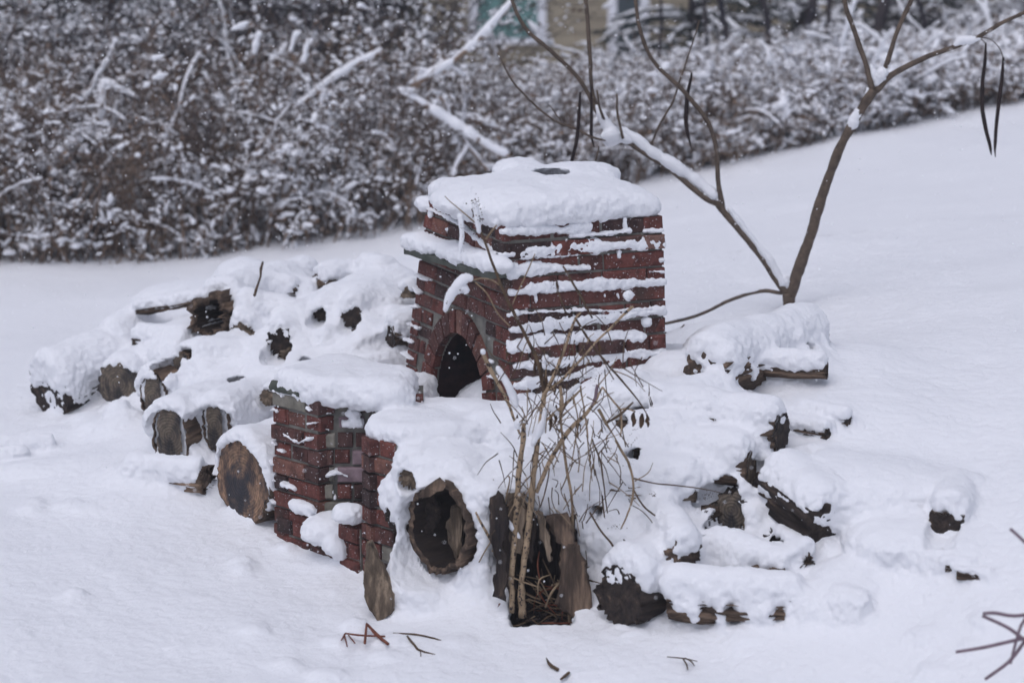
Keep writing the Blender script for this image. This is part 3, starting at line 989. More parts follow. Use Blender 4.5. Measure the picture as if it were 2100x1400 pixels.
def strip_snow(fm, strips, z0, z1, h=.0042, seed=0, blobs=()):
    """snow caught on the ledges of a brick face, shaped close to the face"""
    g = Grid([-.03, -.03, z0], [fm.W + .05, .05, z1], h)
    d = np.full(g.n, 1.0)
    for pts, th in strips:
        q = np.array([fm.inv(x, y) for x, y in pts])
        if q[0, 0] > q[-1, 0]: q = q[::-1]
        m_ = max(th) / 970.0 * 1.7 + .02
        sl, P = g.sub([q[:, 0].min() - .05, -1, q[:, 1].min() - m_], [q[:, 0].max() + .05, 1, q[:, 1].max() + m_])
        if sl is None: continue
        S, Dp, Z = P[..., 0], P[..., 1], P[..., 2]
        T = np.interp(S, q[:, 0], np.interp(np.linspace(0, 1, len(q)), np.linspace(0, 1, len(th)), th)) / 485.0 / 2 if len(th) > 1 else th[0] / 970.0
        zc = np.interp(S, q[:, 0], q[:, 1])
        nz = vnoise(np.stack([S * 28, Z * 0 + q[0, 1] * 50, S * 0], -1), 1, seed) * .32 + vnoise(np.stack([S * 90, Z * 60, S * 0], -1), 1, seed + 4) * .13
        b = T * .88 * (1 + nz) * np.clip(.82 + .55 * vnoise(np.stack([S * 8, S * 0 + q[0, 1] * 31, S * 0], -1), 1, seed + 40), .15, 1.12) + .0015
        e = np.maximum(np.maximum(q[0, 0] - S, S - min(q[-1, 0], fm.W - .012)), 0) * 1.3
        over = .024 * (1 + .25 * vnoise(np.stack([S * 14, Z * 9, S * 0], -1), 1, seed + 9))
        zz = (Z - zc) / b
        rr = np.sqrt(np.abs(zz) ** 2.4 + np.abs((Dp + .004) / over) ** 2.2 + (e / (b * .9)) ** 2)
        f = (rr - 1) * b * .8
        k = .006
        dd_ = d[sl]
        hh = np.maximum(k - np.abs(dd_ - f), 0) / k
        d[sl] = np.minimum(dd_, f) - hh * hh * k * .25
    P = np.stack(np.meshgrid(*g.ax, indexing='ij'), -1)
    S, Dp, Z = P[..., 0], P[..., 1], P[..., 2]
    for px, py, rs, rz, rd in blobs:
        s_, z_ = fm.inv(px, py)
        rr = np.sqrt(((S - s_) / rs) ** 2 + ((Z - z_) / rz) ** 2 + (Dp / rd) ** 2)
        f = (rr - 1) * min(rs, rz, rd)
        k = .006
        hh = np.maximum(k - np.abs(d - f), 0) / k
        d = np.minimum(d, f) - hh * hh * k * .25
    g.d = d.astype(np.float32)
    V, Q, _ = g.mesh()
    V = relax(V, Q, 1, .4)
    W = fm(V[:, 0], V[:, 2], V[:, 1])
    N = vnormals(W, Q)
    c = np.cross(W[Q[:, 2]] - W[Q[:, 0]], W[Q[:, 3]] - W[Q[:, 1]])
    # face map may mirror the handedness; keep the skin facing out
    cen = W.mean(0)
    if ((W[Q[:, 0]] - fm(V[Q[:, 0], 0], V[Q[:, 0], 2], -.02)) * c).sum() < 0:
        Q = Q[:, ::-1]; N = -N
    W = W + N * (fbm(W, 52, 3, seed + 3) * .0095)[:, None]
    return W, Q


ST = [([(1030, 475), (1085, 472), (1142, 470)], (24, 30, 22)), ([(1147, 474), (1180, 468), (1202, 462)], (16, 30, 34)),
      ([(1170, 484), (1240, 478), (1290, 473)], (7,)), ([(1320, 473), (1362, 471)], (6,)),
      ([(1020, 524), (1080, 518), (1200, 506), (1290, 500), (1366, 498)], (16, 27, 30, 30, 26, 22)),
      ([(1044, 556), (1110, 550), (1206, 548)], (26, 34, 28)), ([(1352, 532), (1366, 532)], (8,)),
      ([(1046, 600), (1110, 588), (1230, 582), (1369, 576)], (22, 34, 32, 28, 34)),
      ([(1328, 556), (1366, 556)], (6,)),
      ([(1040, 646), (1060, 640)], (8, 16)), ([(1048, 642), (1200, 634), (1250, 636), (1368, 628)], (4, 8)),
      ([(1048, 676), (1120, 664), (1200, 656), (1300, 642), (1372, 636)], (16, 30, 24, 22, 30)),
      ([(1048, 712), (1120, 700), (1180, 694), (1320, 690)], (26, 34, 26, 40)),
      ([(1052, 750), (1130, 742), (1250, 726), (1369, 722)], (20, 34, 32, 34)),
      ([(1054, 790), (1150, 776), (1240, 762), (1368, 752)], (26, 36, 34, 24)),
      ([(1060, 822), (1200, 806), (1360, 786)], (34,))]
BL = [(1190, 446, .012, .03, .012), (1281, 458, .008, .026, .012), (1268, 520, .008, .022, .012), (1098, 612, .006, .020, .01), (1267, 606, .007, .016, .01),
      (1240, 606, .006, .012, .01), (1325, 660, .02, .022, .02), (1140, 455, .012, .008, .01)]
sV, sQ = strip_snow(FR, ST, ZB - .1, ZT + .02, seed=2, blobs=BL)
emit_split('ledge_snow', sV, sQ, M['snow'], oven)
ST2 = [([(884, 428), (930, 446), (968, 466)], (5, 7, 4)), ([(968, 470), (1000, 494), (1026, 512)], (6, 10, 12)),
       ([(868, 478), (925, 498), (975, 505)], (8, 6, 4)),
       ([(856, 562), (868, 570), (886, 574)], (9, 7, 3)), ([(853, 588), (864, 600)], (10, 4)), ([(838, 662), (862, 673)], (9, 4)),
       ([(832, 694), (850, 702)], (6, 3)), ([(828, 722), (848, 736)], (10, 4)), ([(846, 626), (858, 630)], (6, 3)), ([(1010, 770), (1030, 778)], (6, 4)), ([(1022, 830), (1040, 832)], (5, 4))]
BL2 = [(925, 470, .02, .01, .01), (885, 438, .03, .018, .012), (1012, 740, .02, .008, .012)]
lV, lQ = strip_snow(FL, ST2, ZB - .1, ZT + .02, seed=12, blobs=BL2)
emit_split('ledge_snow', lV, lQ, M['snow'], oven)
ST3 = [([(566, 800), (582, 812)], (8, 3)), ([(560, 838), (570, 843)], (5, 2)), ([(584, 888), (602, 900), (612, 904)], (5, 6, 3)), ([(614, 908), (640, 897)], (4, 12)),
       ([(560, 904), (566, 912)], (6, 3)), ([(558, 944), (564, 952)], (7, 4)), ([(572, 920), (584, 926)], (5, 2)), ([(560, 980), (568, 986)], (6, 3)), ([(582, 990), (606, 1002)], (14, 8)),
       ([(558, 1018), (566, 1030)], (8, 4)), ([(632, 868), (662, 866)], (6, 4)), ([(628, 836), (636, 842)], (8, 3))]
pV, pQ = strip_snow(F1, ST3, -.5, ZP + .02, seed=32)
emit_split('ledge_snow', pV, pQ, M['snow'], oven)
ST4 = [([(706, 868), (740, 866)], (34, 26)), ([(668, 974), (690, 966), (714, 974)], (8, 14, 8)), ([(668, 847), (680, 845)], (5, 3)), ([(684, 1008), (686, 1018)], (8, 8)), ([(668, 878), (676, 880)], (6, 2))]
BL4 = [(722, 848, .03, .02, .02), (728, 850, .02, .03, .02)]
qV, qQ = strip_snow(FI, ST4, -.4, ZP + .02, seed=37, blobs=BL4)
emit_split('ledge_snow', qV, qQ, M['snow'], oven)
#PART3
# ------------------------------------------------------------------ logs
def frame(p, a):
    z = Vector(a).normalized()
    y = Vector((0, 0, 1)) - z * z.z
    if y.length < .1: y = Vector((0, 1, 0))
    y.normalize()
    x = y.cross(z)
    m = Matrix((x, y, z)).transposed().to_4x4()
    m.translation = Vector(p)
    return m


def prof(shape, th):
    """outline radius of the cross-section, th = 90 deg is up"""
    if shape == 'half':      # flat side down
        y = -.45
        s = math.sin(th)
        return 1.0 if s > y else min(1.0, y / s)
    if shape == 'split':     # a wedge, edge up
        r = 9
        for a in (.52, 2.6, -math.pi / 2):
            c = math.cos(th - a)
            if c > 1e-3: r = min(r, .55 / c)
        return min(r, 1.0)
    if shape == 'slab':
        c, s = abs(math.cos(th)), abs(math.sin(th))
        return min(1 / max(c, 1e-3), .32 / max(s, 1e-3))
    return 1.0


G1 = 'logs piled left of the oven'
G2 = 'logs piled right of the oven'


def log(name, label, px, py, above, phi, L, rpx, pitch=0.0, shape='round', mat='bark', face='cutface', snow=.07, cat='log', group=None,
        r2=1.0, hollow=0.0, inset=.0, over=1.0, rough=1.0, roll=0.0, seed=0, carve_f=.93, front=0.0, tag_now=True, p0=None, jag=.0, ov=1.0, dn=.4, drips=0):
    group = group or (G1 if px < 870 else G2)
    P = rest(px, py, above) if p0 is None else np.array(p0, float)
    dist = np.linalg.norm(P - CAM)
    r = rpx * dist / FPX
    ph, pt = math.radians(phi), math.radians(pitch)
    a = np.array([math.sin(ph) * math.cos(pt), math.cos(ph) * math.cos(pt), math.sin(pt)])
    mtx = frame(P, a)
    seg, nr = 64, max(5, int(L / .02))
    mb = MB()
    th = np.linspace(0, 2 * math.pi, seg, endpoint=False)
    pr = np.array([prof(shape, t - math.radians(roll)) for t in th])
    V = []
    zs = np.linspace(0, L, nr)
    ring = np.c_[np.cos(th) * ov, np.sin(th)]
    sx = 100 * seed + px * .37
    for i, z in enumerate(zs):
        rr = r * pr * (1 + (r2 - 1) * z / L)
        q = np.c_[np.cos(th) * 2.2, np.sin(th) * 2.2, np.full(seg, z * 2.0 + sx)]
        rr = rr * (1 + .09 * vnoise(q, 1.0, 4) * rough)
        q2 = np.c_[np.cos(th) * 9, np.sin(th) * 9, np.full(seg, z * 9 + sx)]
        rr = rr + .010 * rough * vnoise(q2, 1.0, 8) * (r / .1) ** .5
        q3 = np.c_[np.cos(th) * 22, np.sin(th) * 22, np.full(seg, z * 14 + sx)]
        rr = rr + .005 * rough * vnoise(q3, 1.0, 9)
        q4 = np.c_[np.cos(th) * 13, np.sin(th) * 13, np.full(seg, z * 3.5 + sx)]
        rr = rr - .010 * rough * np.abs(vnoise(q4, 1.0, 12)) * (r / .1) ** .5
        zo = np.full(seg, z)
        if i == 0: zo = zo - np.abs(vnoise(np.c_[np.cos(th) * 6, np.sin(th) * 6, np.full(seg, sx)], 1.0, 2)) * jag
        V.append(np.c_[ring * rr[:, None], zo])
    r0 = np.linalg.norm(V[0][:, :2], axis=1)
    F = []
    for i in range(nr - 1):
        for j in range(seg):
            k = (j + 1) % seg
            F.append((i * seg + j, (i + 1) * seg + j, (i + 1) * seg + k, i * seg + k))
    n0 = nr * seg
    F.append(tuple((nr - 1) * seg + j for j in range(seg))[::-1])
    # rim
    inn = .93 if hollow == 0 else hollow
    rim = V[0].copy(); rim[:, :2] *= inn
    rim[:, 2] += .004
    V.append(rim)
    for j in range(seg):
        k = (j + 1) % seg
        F.append((j, k, n0 + k, n0 + j))
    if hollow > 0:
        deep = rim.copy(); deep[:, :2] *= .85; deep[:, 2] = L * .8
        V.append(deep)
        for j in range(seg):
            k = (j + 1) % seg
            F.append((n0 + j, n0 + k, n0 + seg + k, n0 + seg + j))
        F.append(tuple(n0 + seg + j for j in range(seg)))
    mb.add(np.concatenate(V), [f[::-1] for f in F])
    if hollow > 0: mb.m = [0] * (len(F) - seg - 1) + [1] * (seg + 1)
    o = mb.build(name, [M[mat], M['hollowshade']] if hollow > 0 else M[mat])
    o.matrix_world = mtx
    o.location, rot, _ = mtx.decompose()
    o.rotation_euler = rot.to_euler()
    tag(o, label, cat, group)
    if hollow == 0:
        fb = MB()
        rings = 10
        VV = [[0, 0, -.002]]
        for i in range(1, rings + 1):
            q = i / rings
            rr = r0 * .965 * q
            xy = ring * rr[:, None]
            z = .004 * vnoise(np.c_[xy * 22, np.full(seg, sx)], 1.0, 6) - .002
            VV.extend(np.c_[xy, z])
        FF = [(0, 1 + j, 1 + (j + 1) % seg) for j in range(seg)]
        for i in range(rings - 1):
            for j in range(seg):
                k = (j + 1) % seg
                a_, b_ = 1 + i * seg, 1 + (i + 1) * seg
                FF.append((a_ + j, b_ + j, b_ + k, a_ + k))
        fb.add(VV, [f[::-1] for f in FF])
        f_ = fb.build('cut_face', M[face])
        f_.parent = o
    if snow > 0:
        ow = owner(o)
        u = np.array([0, 0, 1.0])
        q0 = P + a * (inset + .0) + u * snow
        q1 = P + a * (L + .02) + u * snow
        rs = r * over * (1.0 if shape != 'slab' else 1.0)
        cap(s_cyl(q0 - a * front, q1, rs, min(.055, rs * .6)), ow, .035)
        hz = np.array([a[1], -a[0], 0.0]); hz /= np.linalg.norm(hz) + 1e-9
        if hz[1] > 0: hz = -hz
        rd = random.Random(seed * 7 + 1)
        for i in range(drips):
            c = P + a * (L * (i + rd.uniform(.1, .9)) / drips) + hz * r * rd.uniform(.75, 1.0) + np.array([0, 0, r * rd.uniform(-.15, .45)])
            cap(s_ell(c, (rd.uniform(.02, .05), rd.uniform(.02, .035), rd.uniform(.03, .065))), ow, .03)
    if carve_f > 0:
        dv = np.array([0, 0, -r * dn])
        carve(s_cyl(P - a * .16 + dv, P + a * .014 + dv, r * max(carve_f, .9), .01))
        if hollow: carve2(s_cyl(P - a * .12, P + a * L * .6, r * hollow * .99, .02))
    return o


def stump_up(name, label, px, py, above, h, rpx, lean=(0, 0), mat='bark', snow=.08, seed=1, hollow=.72, cat='stump'):
    P = rest(px, py, above)
    r = rpx * np.linalg.norm(P - CAM) / FPX
    return P, r


log('log', 'thick sawn log end with blackened centre, touching the brick pier', 497, 985, .175, 49, .75, 93, snow=.035, over=1.03, seed=1, front=.03, dn=.10, face='charface', carve_f=.97)
log('log', 'sawn log with tall grey oval end, left of the narrow pointed one', 348, 893, .12, 28, .7, 66, snow=.045, over=.98, seed=2, front=.025, ov=.70, dn=.15)
log('log', 'narrow pointed grey log end wedged behind and between the two biggest sawn ends', 440, 872, .15, 26, .6, 54, snow=.045, over=.95, seed=3, front=.02, ov=.58, dn=.15)
log('log', 'dark oval log end left of the tall grey oval end, half in snow', 314, 815, .12, 28, .7, 54, snow=.05, over=.95, seed=4, front=.02, ov=.62, dn=.2)
log('log', 'arched dark log end showing above a rounded snow lump at the left', 243, 788, .10, 15, .6, 48, snow=.03, seed=5, mat='barkdark', dn=.1)
log('split_log', 'weathered grey split block perched on top of the left pile', 208, 712, .22, 35, .30, 33, pitch=12, shape='split', mat='splitwood', face='splitwood', snow=.045, seed=6, roll=20, inset=.05)
log('log', 'long leaning snow-topped log at the far left with black torn underside', 104, 800, .12, 42, 1.05, 62, pitch=8, snow=.055, mat='barkdark', face='barkdark', seed=7, inset=-.03, over=1.06, jag=.03, dn=.6)
log('hollow_log', 'hollow torn brown log open towards the camera, high in the left pile', 432, 650, .14, 32, .75, 52, hollow=.68, snow=.07, seed=8, rough=2.0, mat='bark', jag=.06, inset=.05)
log('bark_piece', 'torn brown bark strip stretching left from the hollow log', 420, 618, .12, -62, .40, 16, pitch=-12, shape='slab', snow=.03, seed=9, rough=2.0, face='bark', carve_f=0)
log('stub', 'small dark stub poking out of snow below the torn bark strip', 296, 700, .06, -60, .16, 13, snow=.02, seed=10, mat='barkdark', face='barkdark', carve_f=0)
log('log', 'short log with reddish torn bark lying in front of the sawn ends', 422, 985, .05, -72, .36, 30, snow=.04, over=1.06, seed=11, rough=2.4, face='bark', mat='bark', carve_f=.5, r2=.6, jag=.03)
log('branch_piece', 'thin branch almost buried in snow at the left edge', 112, 916, .012, -96, .30, 13, snow=.028, seed=12, mat='barkdark', face='barkdark', carve_f=0, over=1.25, rough=2)
log('branch_piece', 'short dark twig end showing under snow near the left picture edge', 52, 934, .015, -100, .16, 10, snow=.025, seed=13, mat='barkdark', face='barkdark', carve_f=0, over=1.1)
log('log', 'long log with a pillow of snow lying across the middle of the left pile', 392, 748, .12, 84, .48, 30, snow=.05, seed=14, over=1.15, face='splitwood')
log('stub', 'ragged bark stub at the right end of the pillow log', 577, 704, .10, 12, .30, 30, snow=.055, seed=15, rough=2.2, mat='barkdark', face='barkdark', jag=.05, carve_f=.6)
log('log', 'dark log end tucked against the left foot of the oven', 800, 690, .14, 60, .35, 24, snow=.05, seed=16, face='barkdark', over=1.2, carve_f=.5)
log('split_log', 'pale split wood end beside the upper left edge of the oven', 834, 602, .14, 20, .3, 18, shape='split', mat='splitwood', face='splitwood', snow=.03, seed=17, carve_f=.5)
log('stub', 'small grey round stub just left of the pier top', 548, 815, .20, 20, .3, 17, snow=.03, seed=18, face='splitwood')
log('log', 'mid-sized dark log half hidden above the dark oval end', 372, 745, .16, 40, .4, 24, snow=.04, seed=19, face='cutface', carve_f=.5)
log('stub', 'upright snow-capped stub left of the oven, the taller of the pair', 660, 640, .10, 10, .25, 20, snow=.04, seed=20, mat='barkdark', face='barkdark', carve_f=.3)
log('stub', 'snow-capped stub right next to the oven mouth side of the pair', 722, 648, .12, 15, .28, 24, snow=.05, seed=21, mat='barkdark', face='barkdark', carve_f=.3)

# right pile
log('log', 'topmost brown log right of the oven foot with bark side showing', 1448, 775, .10, 36, .85, 56, snow=.075, seed=31, over=1.05, face='bark', carve_f=.8, rough=1.8, dn=.75, drips=5)
log('stub', 'small brown stub right of the topmost log, just below the young tree', 1650, 706, .09, -75, .2, 14, snow=.035, seed=32, face='bark', over=1.5, carve_f=.4)
log('stub', 'second small brown stub, below the one under the young tree', 1697, 760, .07, -78, .26, 17, snow=.04, seed=33, face='bark', over=1.4, carve_f=.4)
log('log', 'dark log with torn end facing right, in the middle of the right pile', 1602, 886, .16, -60, .55, 42, snow=.055, seed=34, face='barkdark', over=1.12, rough=1.4, mat='bark', carve_f=.7)
log('log', 'square-ended brown log lying left of the black gap', 1542, 958, .15, -68, .50, 40, snow=.055, seed=35, over=1.1, face='splitwood', mat='bark', carve_f=.6)
log('log', 'big log pointing at the camera with long black flank and smooth snow slope', 1590, 992, .08, 152, .36, 56, pitch=-13, snow=.06, seed=36, face='barkdark', mat='barkdark', over=.98, carve_f=0, rough=1.6)
log('stub', 'dark brown stub at the far right of the pile', 1940, 1068, .07, 20, .32, 37, snow=.045, seed=37, face='barkdark', over=1.1, shape='half', roll=180)
log('stub', 'small dark edge of wood left of the far right stub', 1858, 1040, .04, -60, .2, 16, snow=.035, seed=38, face='barkdark', over=1.3, carve_f=.2)
log('wood_chip', 'thin dark chip at the right tip of the pile', 2032, 1184, .012, -70, .12, 9, snow=.02, seed=39, face='barkdark', carve_f=0)
log('wood_chip', 'thick dark chip left of the right tip chip', 1996, 1166, .012, -80, .10, 9, snow=.025, seed=40, face='barkdark', carve_f=0)
log('log', 'light brown bark log with white top right of the dry stalks', 1428, 996, .13, -84, .75, 34, snow=.05, seed=41, over=1.15, face='splitwood', mat='splitwood', rough=1.6, carve_f=.4)
log('stub', 'brown bark edge peeping out beneath snow behind the dry stalks', 1392, 886, .09, -80, .28, 18, snow=.04, seed=42, over=1.3, face='bark', carve_f=.3)
log('log', 'long diagonal log at the front with black bark under deep snow', 1272, 1226, .115, 48, .62, 66, snow=.085, seed=43, over=1.05, face='barkdark', mat='barkdark', carve_f=.6, rough=1.5, dn=.5, jag=.03, drips=1)
log('log', 'front right log with jagged broken ends and hanging snow', 1650, 1246, .02, -78, .50, 36, snow=.065, seed=44, over=1.12, face='splitwood', mat='bark', rough=3.0, carve_f=.4, jag=.08, dn=.6, drips=6)
log('stub', 'small dark stub at the lower right edge of the front log', 1785, 1264, .005, -60, .12, 18, snow=.04, seed=45, over=1.9, face='barkdark', carve_f=0)
log('stub', 'broken dark stub with holes amid snow right of centre', 1600, 1108, .05, 10, .25, 26, snow=.035, seed=46, rough=2.5, face='barkdark', mat='barkdark', carve_f=.6)
log('stub', 'flat dark stub right beside the broken one with holes', 1668, 1128, .03, 60, .2, 14, snow=.03, seed=47, face='barkdark', mat='barkdark', carve_f=.4)
log('stub', 'pair-topped dark stub above the broken one', 1438, 1082, .04, 0, .2, 14, snow=.02, seed=48, face='barkdark', mat='barkdark', carve_f=.5, rough=2)
log('stub', 'dark wood knob below the torn end log', 1700, 890, .04, -50, .2, 14, snow=.03, seed=49, face='barkdark', carve_f=.4, rough=2)
log('stub', 'highest dark knob on the right slope', 1740, 862, .04, -50, .2, 12, snow=.03, seed=50, face='barkdark', carve_f=.4, rough=2)

log('log', 'snow-laden log across the top of the right heap behind the weed', 1190, 902, .06, -80, .42, 32, snow=.05, seed=70, rough=2, face='bark', over=1.1, dn=.6)
log('log', 'stout log with dark end near the right foot of the oven', 1322, 852, .08, 58, .40, 42, snow=.055, seed=71, rough=1.8, face='cutface', over=1.05, dn=.5)
log('log', 'log with torn right end between the oven foot and the square-ended log', 1478, 872, .07, -66, .5, 42, snow=.06, seed=72, rough=1.8, face='bark', over=1.08, dn=.6, drips=2)
log('log', 'short log pointing at the camera in the middle of the right heap', 1345, 1062, .07, 165, .34, 38, pitch=-10, snow=.055, seed=73, rough=1.8, mat='bark', face='bark', over=1.0, carve_f=0)
log('log', 'brown log slanting down right above the front log', 1455, 1128, .06, 128, .36, 36, pitch=-6, snow=.05, seed=74, rough=2, mat='bark', face='splitwood', over=1.0, carve_f=0)
log('log', 'dark log with broad end just left of the long flanked one', 1500, 1046, .08, 20, .4, 40, snow=.055, seed=75, rough=1.8, mat='barkdark', face='cutface', over=1.08, dn=.6)
log('log', 'thick brown log showing its underside low between weed and front log', 1375, 1168, .06, 70, .42, 42, snow=.06, seed=76, rough=2, mat='bark', face='bark', over=1.06, dn=.6, drips=2)
log('log', 'half buried brown log end right of the jagged front log', 1545, 1178, .05, -40, .3, 34, snow=.05, seed=77, rough=2, mat='bark', face='splitwood', over=1.1, dn=.6)

# the hollow log, front centre
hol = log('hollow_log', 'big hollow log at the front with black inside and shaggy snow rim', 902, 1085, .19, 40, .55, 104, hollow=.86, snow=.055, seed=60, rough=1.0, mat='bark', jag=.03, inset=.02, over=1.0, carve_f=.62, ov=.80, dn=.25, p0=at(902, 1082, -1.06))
log('log', 'mossy green-black log end between the hollow log and the stump', 985, 1000, .25, 30, .4, 34, snow=.06, seed=61, mat='barkdark', face='barkdark', over=1.1, carve_f=.6, p0=at(985, 1000, -.92))
log('log', 'brown knotted log end on the shoulder above the hollow log', 838, 975, .38, 10, .3, 26, snow=.035, seed=62, mat='bark', face='splitwood', over=1.3, rough=2, carve_f=.7, p0=at(838, 975, -.98))
log('log', 'snow-draped log end left of the black hollow', 846, 1050, .20, -5, .45, 60, snow=.05, seed=63, mat='barkdark', face='barkdark', over=1.12, carve_f=.0, p0=at(846, 1050, -.94))
log('log', 'brown torn log rim leaning over the black hollow', 1000, 935, .42, 55, .5, 24, pitch=0, snow=.05, seed=64, mat='bark', face='barkdark', over=1.5, rough=1.6, carve_f=.3, p0=at(1000, 935, -.80))

# standing slab, upright hollow stump
def outline_prism(name, label, pts, Y, depth, mat, cat, jitter=.007, lean=0.0, tagit=True):
    """upright chunk of wood with its own thickness; outline given where it stands"""
    W = [at(x, y, Y) for x, y in pts]
    # refine outline
    R = []
    for i in range(len(W)):
        a, b = W[i], W[(i + 1) % len(W)]
        m_ = max(2, int(np.linalg.norm(b - a) / .018))
        for k in range(m_): R.append(a + (b - a) * k / m_)
    R = np.array(R); c = R.mean(0)
    n = len(R)
    base = c - np.array([0, 0, 0])
    rows = 5
    V = []
    for j in range(rows):
        q = j / (rows - 1)
        sc_ = 1.0 - .10 * (2 * q - 1) ** 2
        v = c + (R - c) * sc_
        v[:, 1] = Y + depth * q + (R[:, 2] - c[2]) * lean
        v = v + np.stack([vnoise(v, 45, 3), vnoise(v, 30, 4), vnoise(v, 45, 5)], -1) * jitter * 1.5
        V.append(v)
    F = [tuple(range(n))]
    for j in range(rows - 1):
        for i in range(n):
            k = (i + 1) % n
            F.append((j * n + i, (j + 1) * n + i, (j + 1) * n + k, j * n + k))
    F.append(tuple((rows - 1) * n + i for i in range(n))[::-1])
    loc = np.array([c[0], Y + depth / 2, R[:, 2].min()])
    V = np.concatenate(V) - loc
    mb = MB(); mb.add(V, F)
    o = mb.build(name, M[mat], smooth=False)
    o.location = loc
    if tagit: tag(o, label, cat)
    return o


_ys = float(rest(778, 1245, 0.0)[1]) 
slab_o = outline_prism('split_log', 'pointed weathered slab standing on end in front of the right brick pier', [(748, 1122), (760, 1118), (778, 1150), (796, 1185), (811, 1220), (806, 1256), (780, 1275), (756, 1250), (744, 1200)], _ys - .09, .06, 'splitwood', 'log', lean=.25)

_yt = float(rest(1110, 1262, 0.0)[1]) + .02
stump = empty('hollow_stump', tuple(at(1110, 1262, _yt)))
tag(stump, 'hollow upright stump with black cavity of dry stems behind the tall stalks', 'stump')


def stump_wall():
    P = at(1110, 1262, _yt + .20); r = 92 * (P[1] + 10) / FPX
    h = at(1110, 1035, _yt + .20)[2] - P[2]
    seg = 60
    rows = 16
    mb = MB()
    for mul, sgn in ((1.0, 1), (.80, -1)):
        V = []
        for i in range(rows):
            z = P[2] - .08 + (h + .08) * i / (rows - 1)
            for j in range(seg + 1):
                t = math.radians(-48) + math.radians(276) * j / seg        # open towards the camera
                rr = r * mul * (1 + .05 * math.sin(5 * t) + .06 * vnoise(np.array([math.cos(t) * 3, math.sin(t) * 3, z * 3]), 1.0, 6) + .06 * vnoise(np.array([math.cos(t) * 12, math.sin(t) * 12, z * 5]), 1.0, 7))
                zz = z
                if i == rows - 1: zz += .03 * vnoise(np.array([t * 5, 0, 1.0]), 1.0, 9)
                V.append([P[0] + rr * math.cos(t), P[1] + rr * math.sin(t), zz])
        F = []
        for i in range(rows - 1):
            for j in range(seg):
                a = i * (seg + 1) + j
                f = (a, a + 1, a + seg + 2, a + seg + 1)
                F.append(f if sgn > 0 else f[::-1])
        mb.add(V, F)
    n1 = rows * (seg + 1)
    F = []
    for j in range(seg):
        a = (rows - 1) * (seg + 1) + j
        F.append((a, a + 1, n1 + a + 1, n1 + a))
    for i in range(rows - 1):
        for j in (0, seg):
            a = i * (seg + 1) + j
            F.append((a, a + seg + 1, n1 + a + seg + 1, n1 + a))
    for f in F: mb.f.append(list(f)); mb.m.append(0)
    return mb, P, r, h


mb, SP, SR, SH = stump_wall()
world_child(mb.build('stump_wall', M['barkdark']), stump)
# torn slabs of the stump at its mouth
for pts, dy, mt_ in (([(1006, 1020), (1022, 1008), (1036, 1030), (1044, 1075), (1030, 1110), (1040, 1165), (1036, 1235), (1008, 1225), (1018, 1160), (1004, 1090)], -.03, 'barkdark'),
                     ([(1098, 1048), (1112, 1052), (1128, 1110), (1132, 1150), (1126, 1152), (1108, 1100)], -.05, 'splitwood'),
                     ([(1120, 1060), (1165, 1050), (1178, 1100), (1172, 1130), (1140, 1110)], -.02, 'bark'),
                     ([(1150, 1105), (1180, 1112), (1205, 1165), (1216, 1262), (1176, 1270), (1140, 1240), (1150, 1180)], -.03, 'bark'),
                     ([(1062, 1040), (1090, 1035), (1100, 1090), (1092, 1160), (1070, 1140)], .03, 'barkdark'),
                     ([(1040, 1012), (1075, 1010), (1080, 1050), (1070, 1140), (1048, 1130)], .02, 'splitwood')):
    q = outline_prism('bark_slab', None, pts, _yt + dy, .035, mt_, None, tagit=False)
    q.matrix_world = Matrix.Translation(q.location); world_child(q, stump)
lt = MB()
for i in range(420):
    a_, q_ = random.uniform(0, 2 * math.pi), math.sqrt(random.random()) * SR * .9
    c_ = np.array([SP[0] + q_ * math.cos(a_), SP[1] + q_ * math.sin(a_) - .03, SP[2] + random.uniform(-.03, .045)])
    dv = np.array([random.gauss(0, 1), random.gauss(0, 1), random.gauss(0, .5)]); dv /= np.linalg.norm(dv)
    lt.tube([c_ - dv * .03, c_ + dv * .03], random.uniform(.003, .008), 4)
lt.add([[SP[0] + SR * .95 * math.cos(t * math.pi / 8), SP[1] + SR * .95 * math.sin(t * math.pi / 8), SP[2] + .005] for t in range(16)], [tuple(range(16))])
o = lt.build('wood_litter', M['barkdark'], smooth=False); o['kind'] = 'stuff'; world_child(o, stump)
OW_ST = owner(stump)
cap(s_ell(SP + [0, .05, SH + .03], (SR * 1.02, SR * 1.0, .065)), OW_ST, .08)


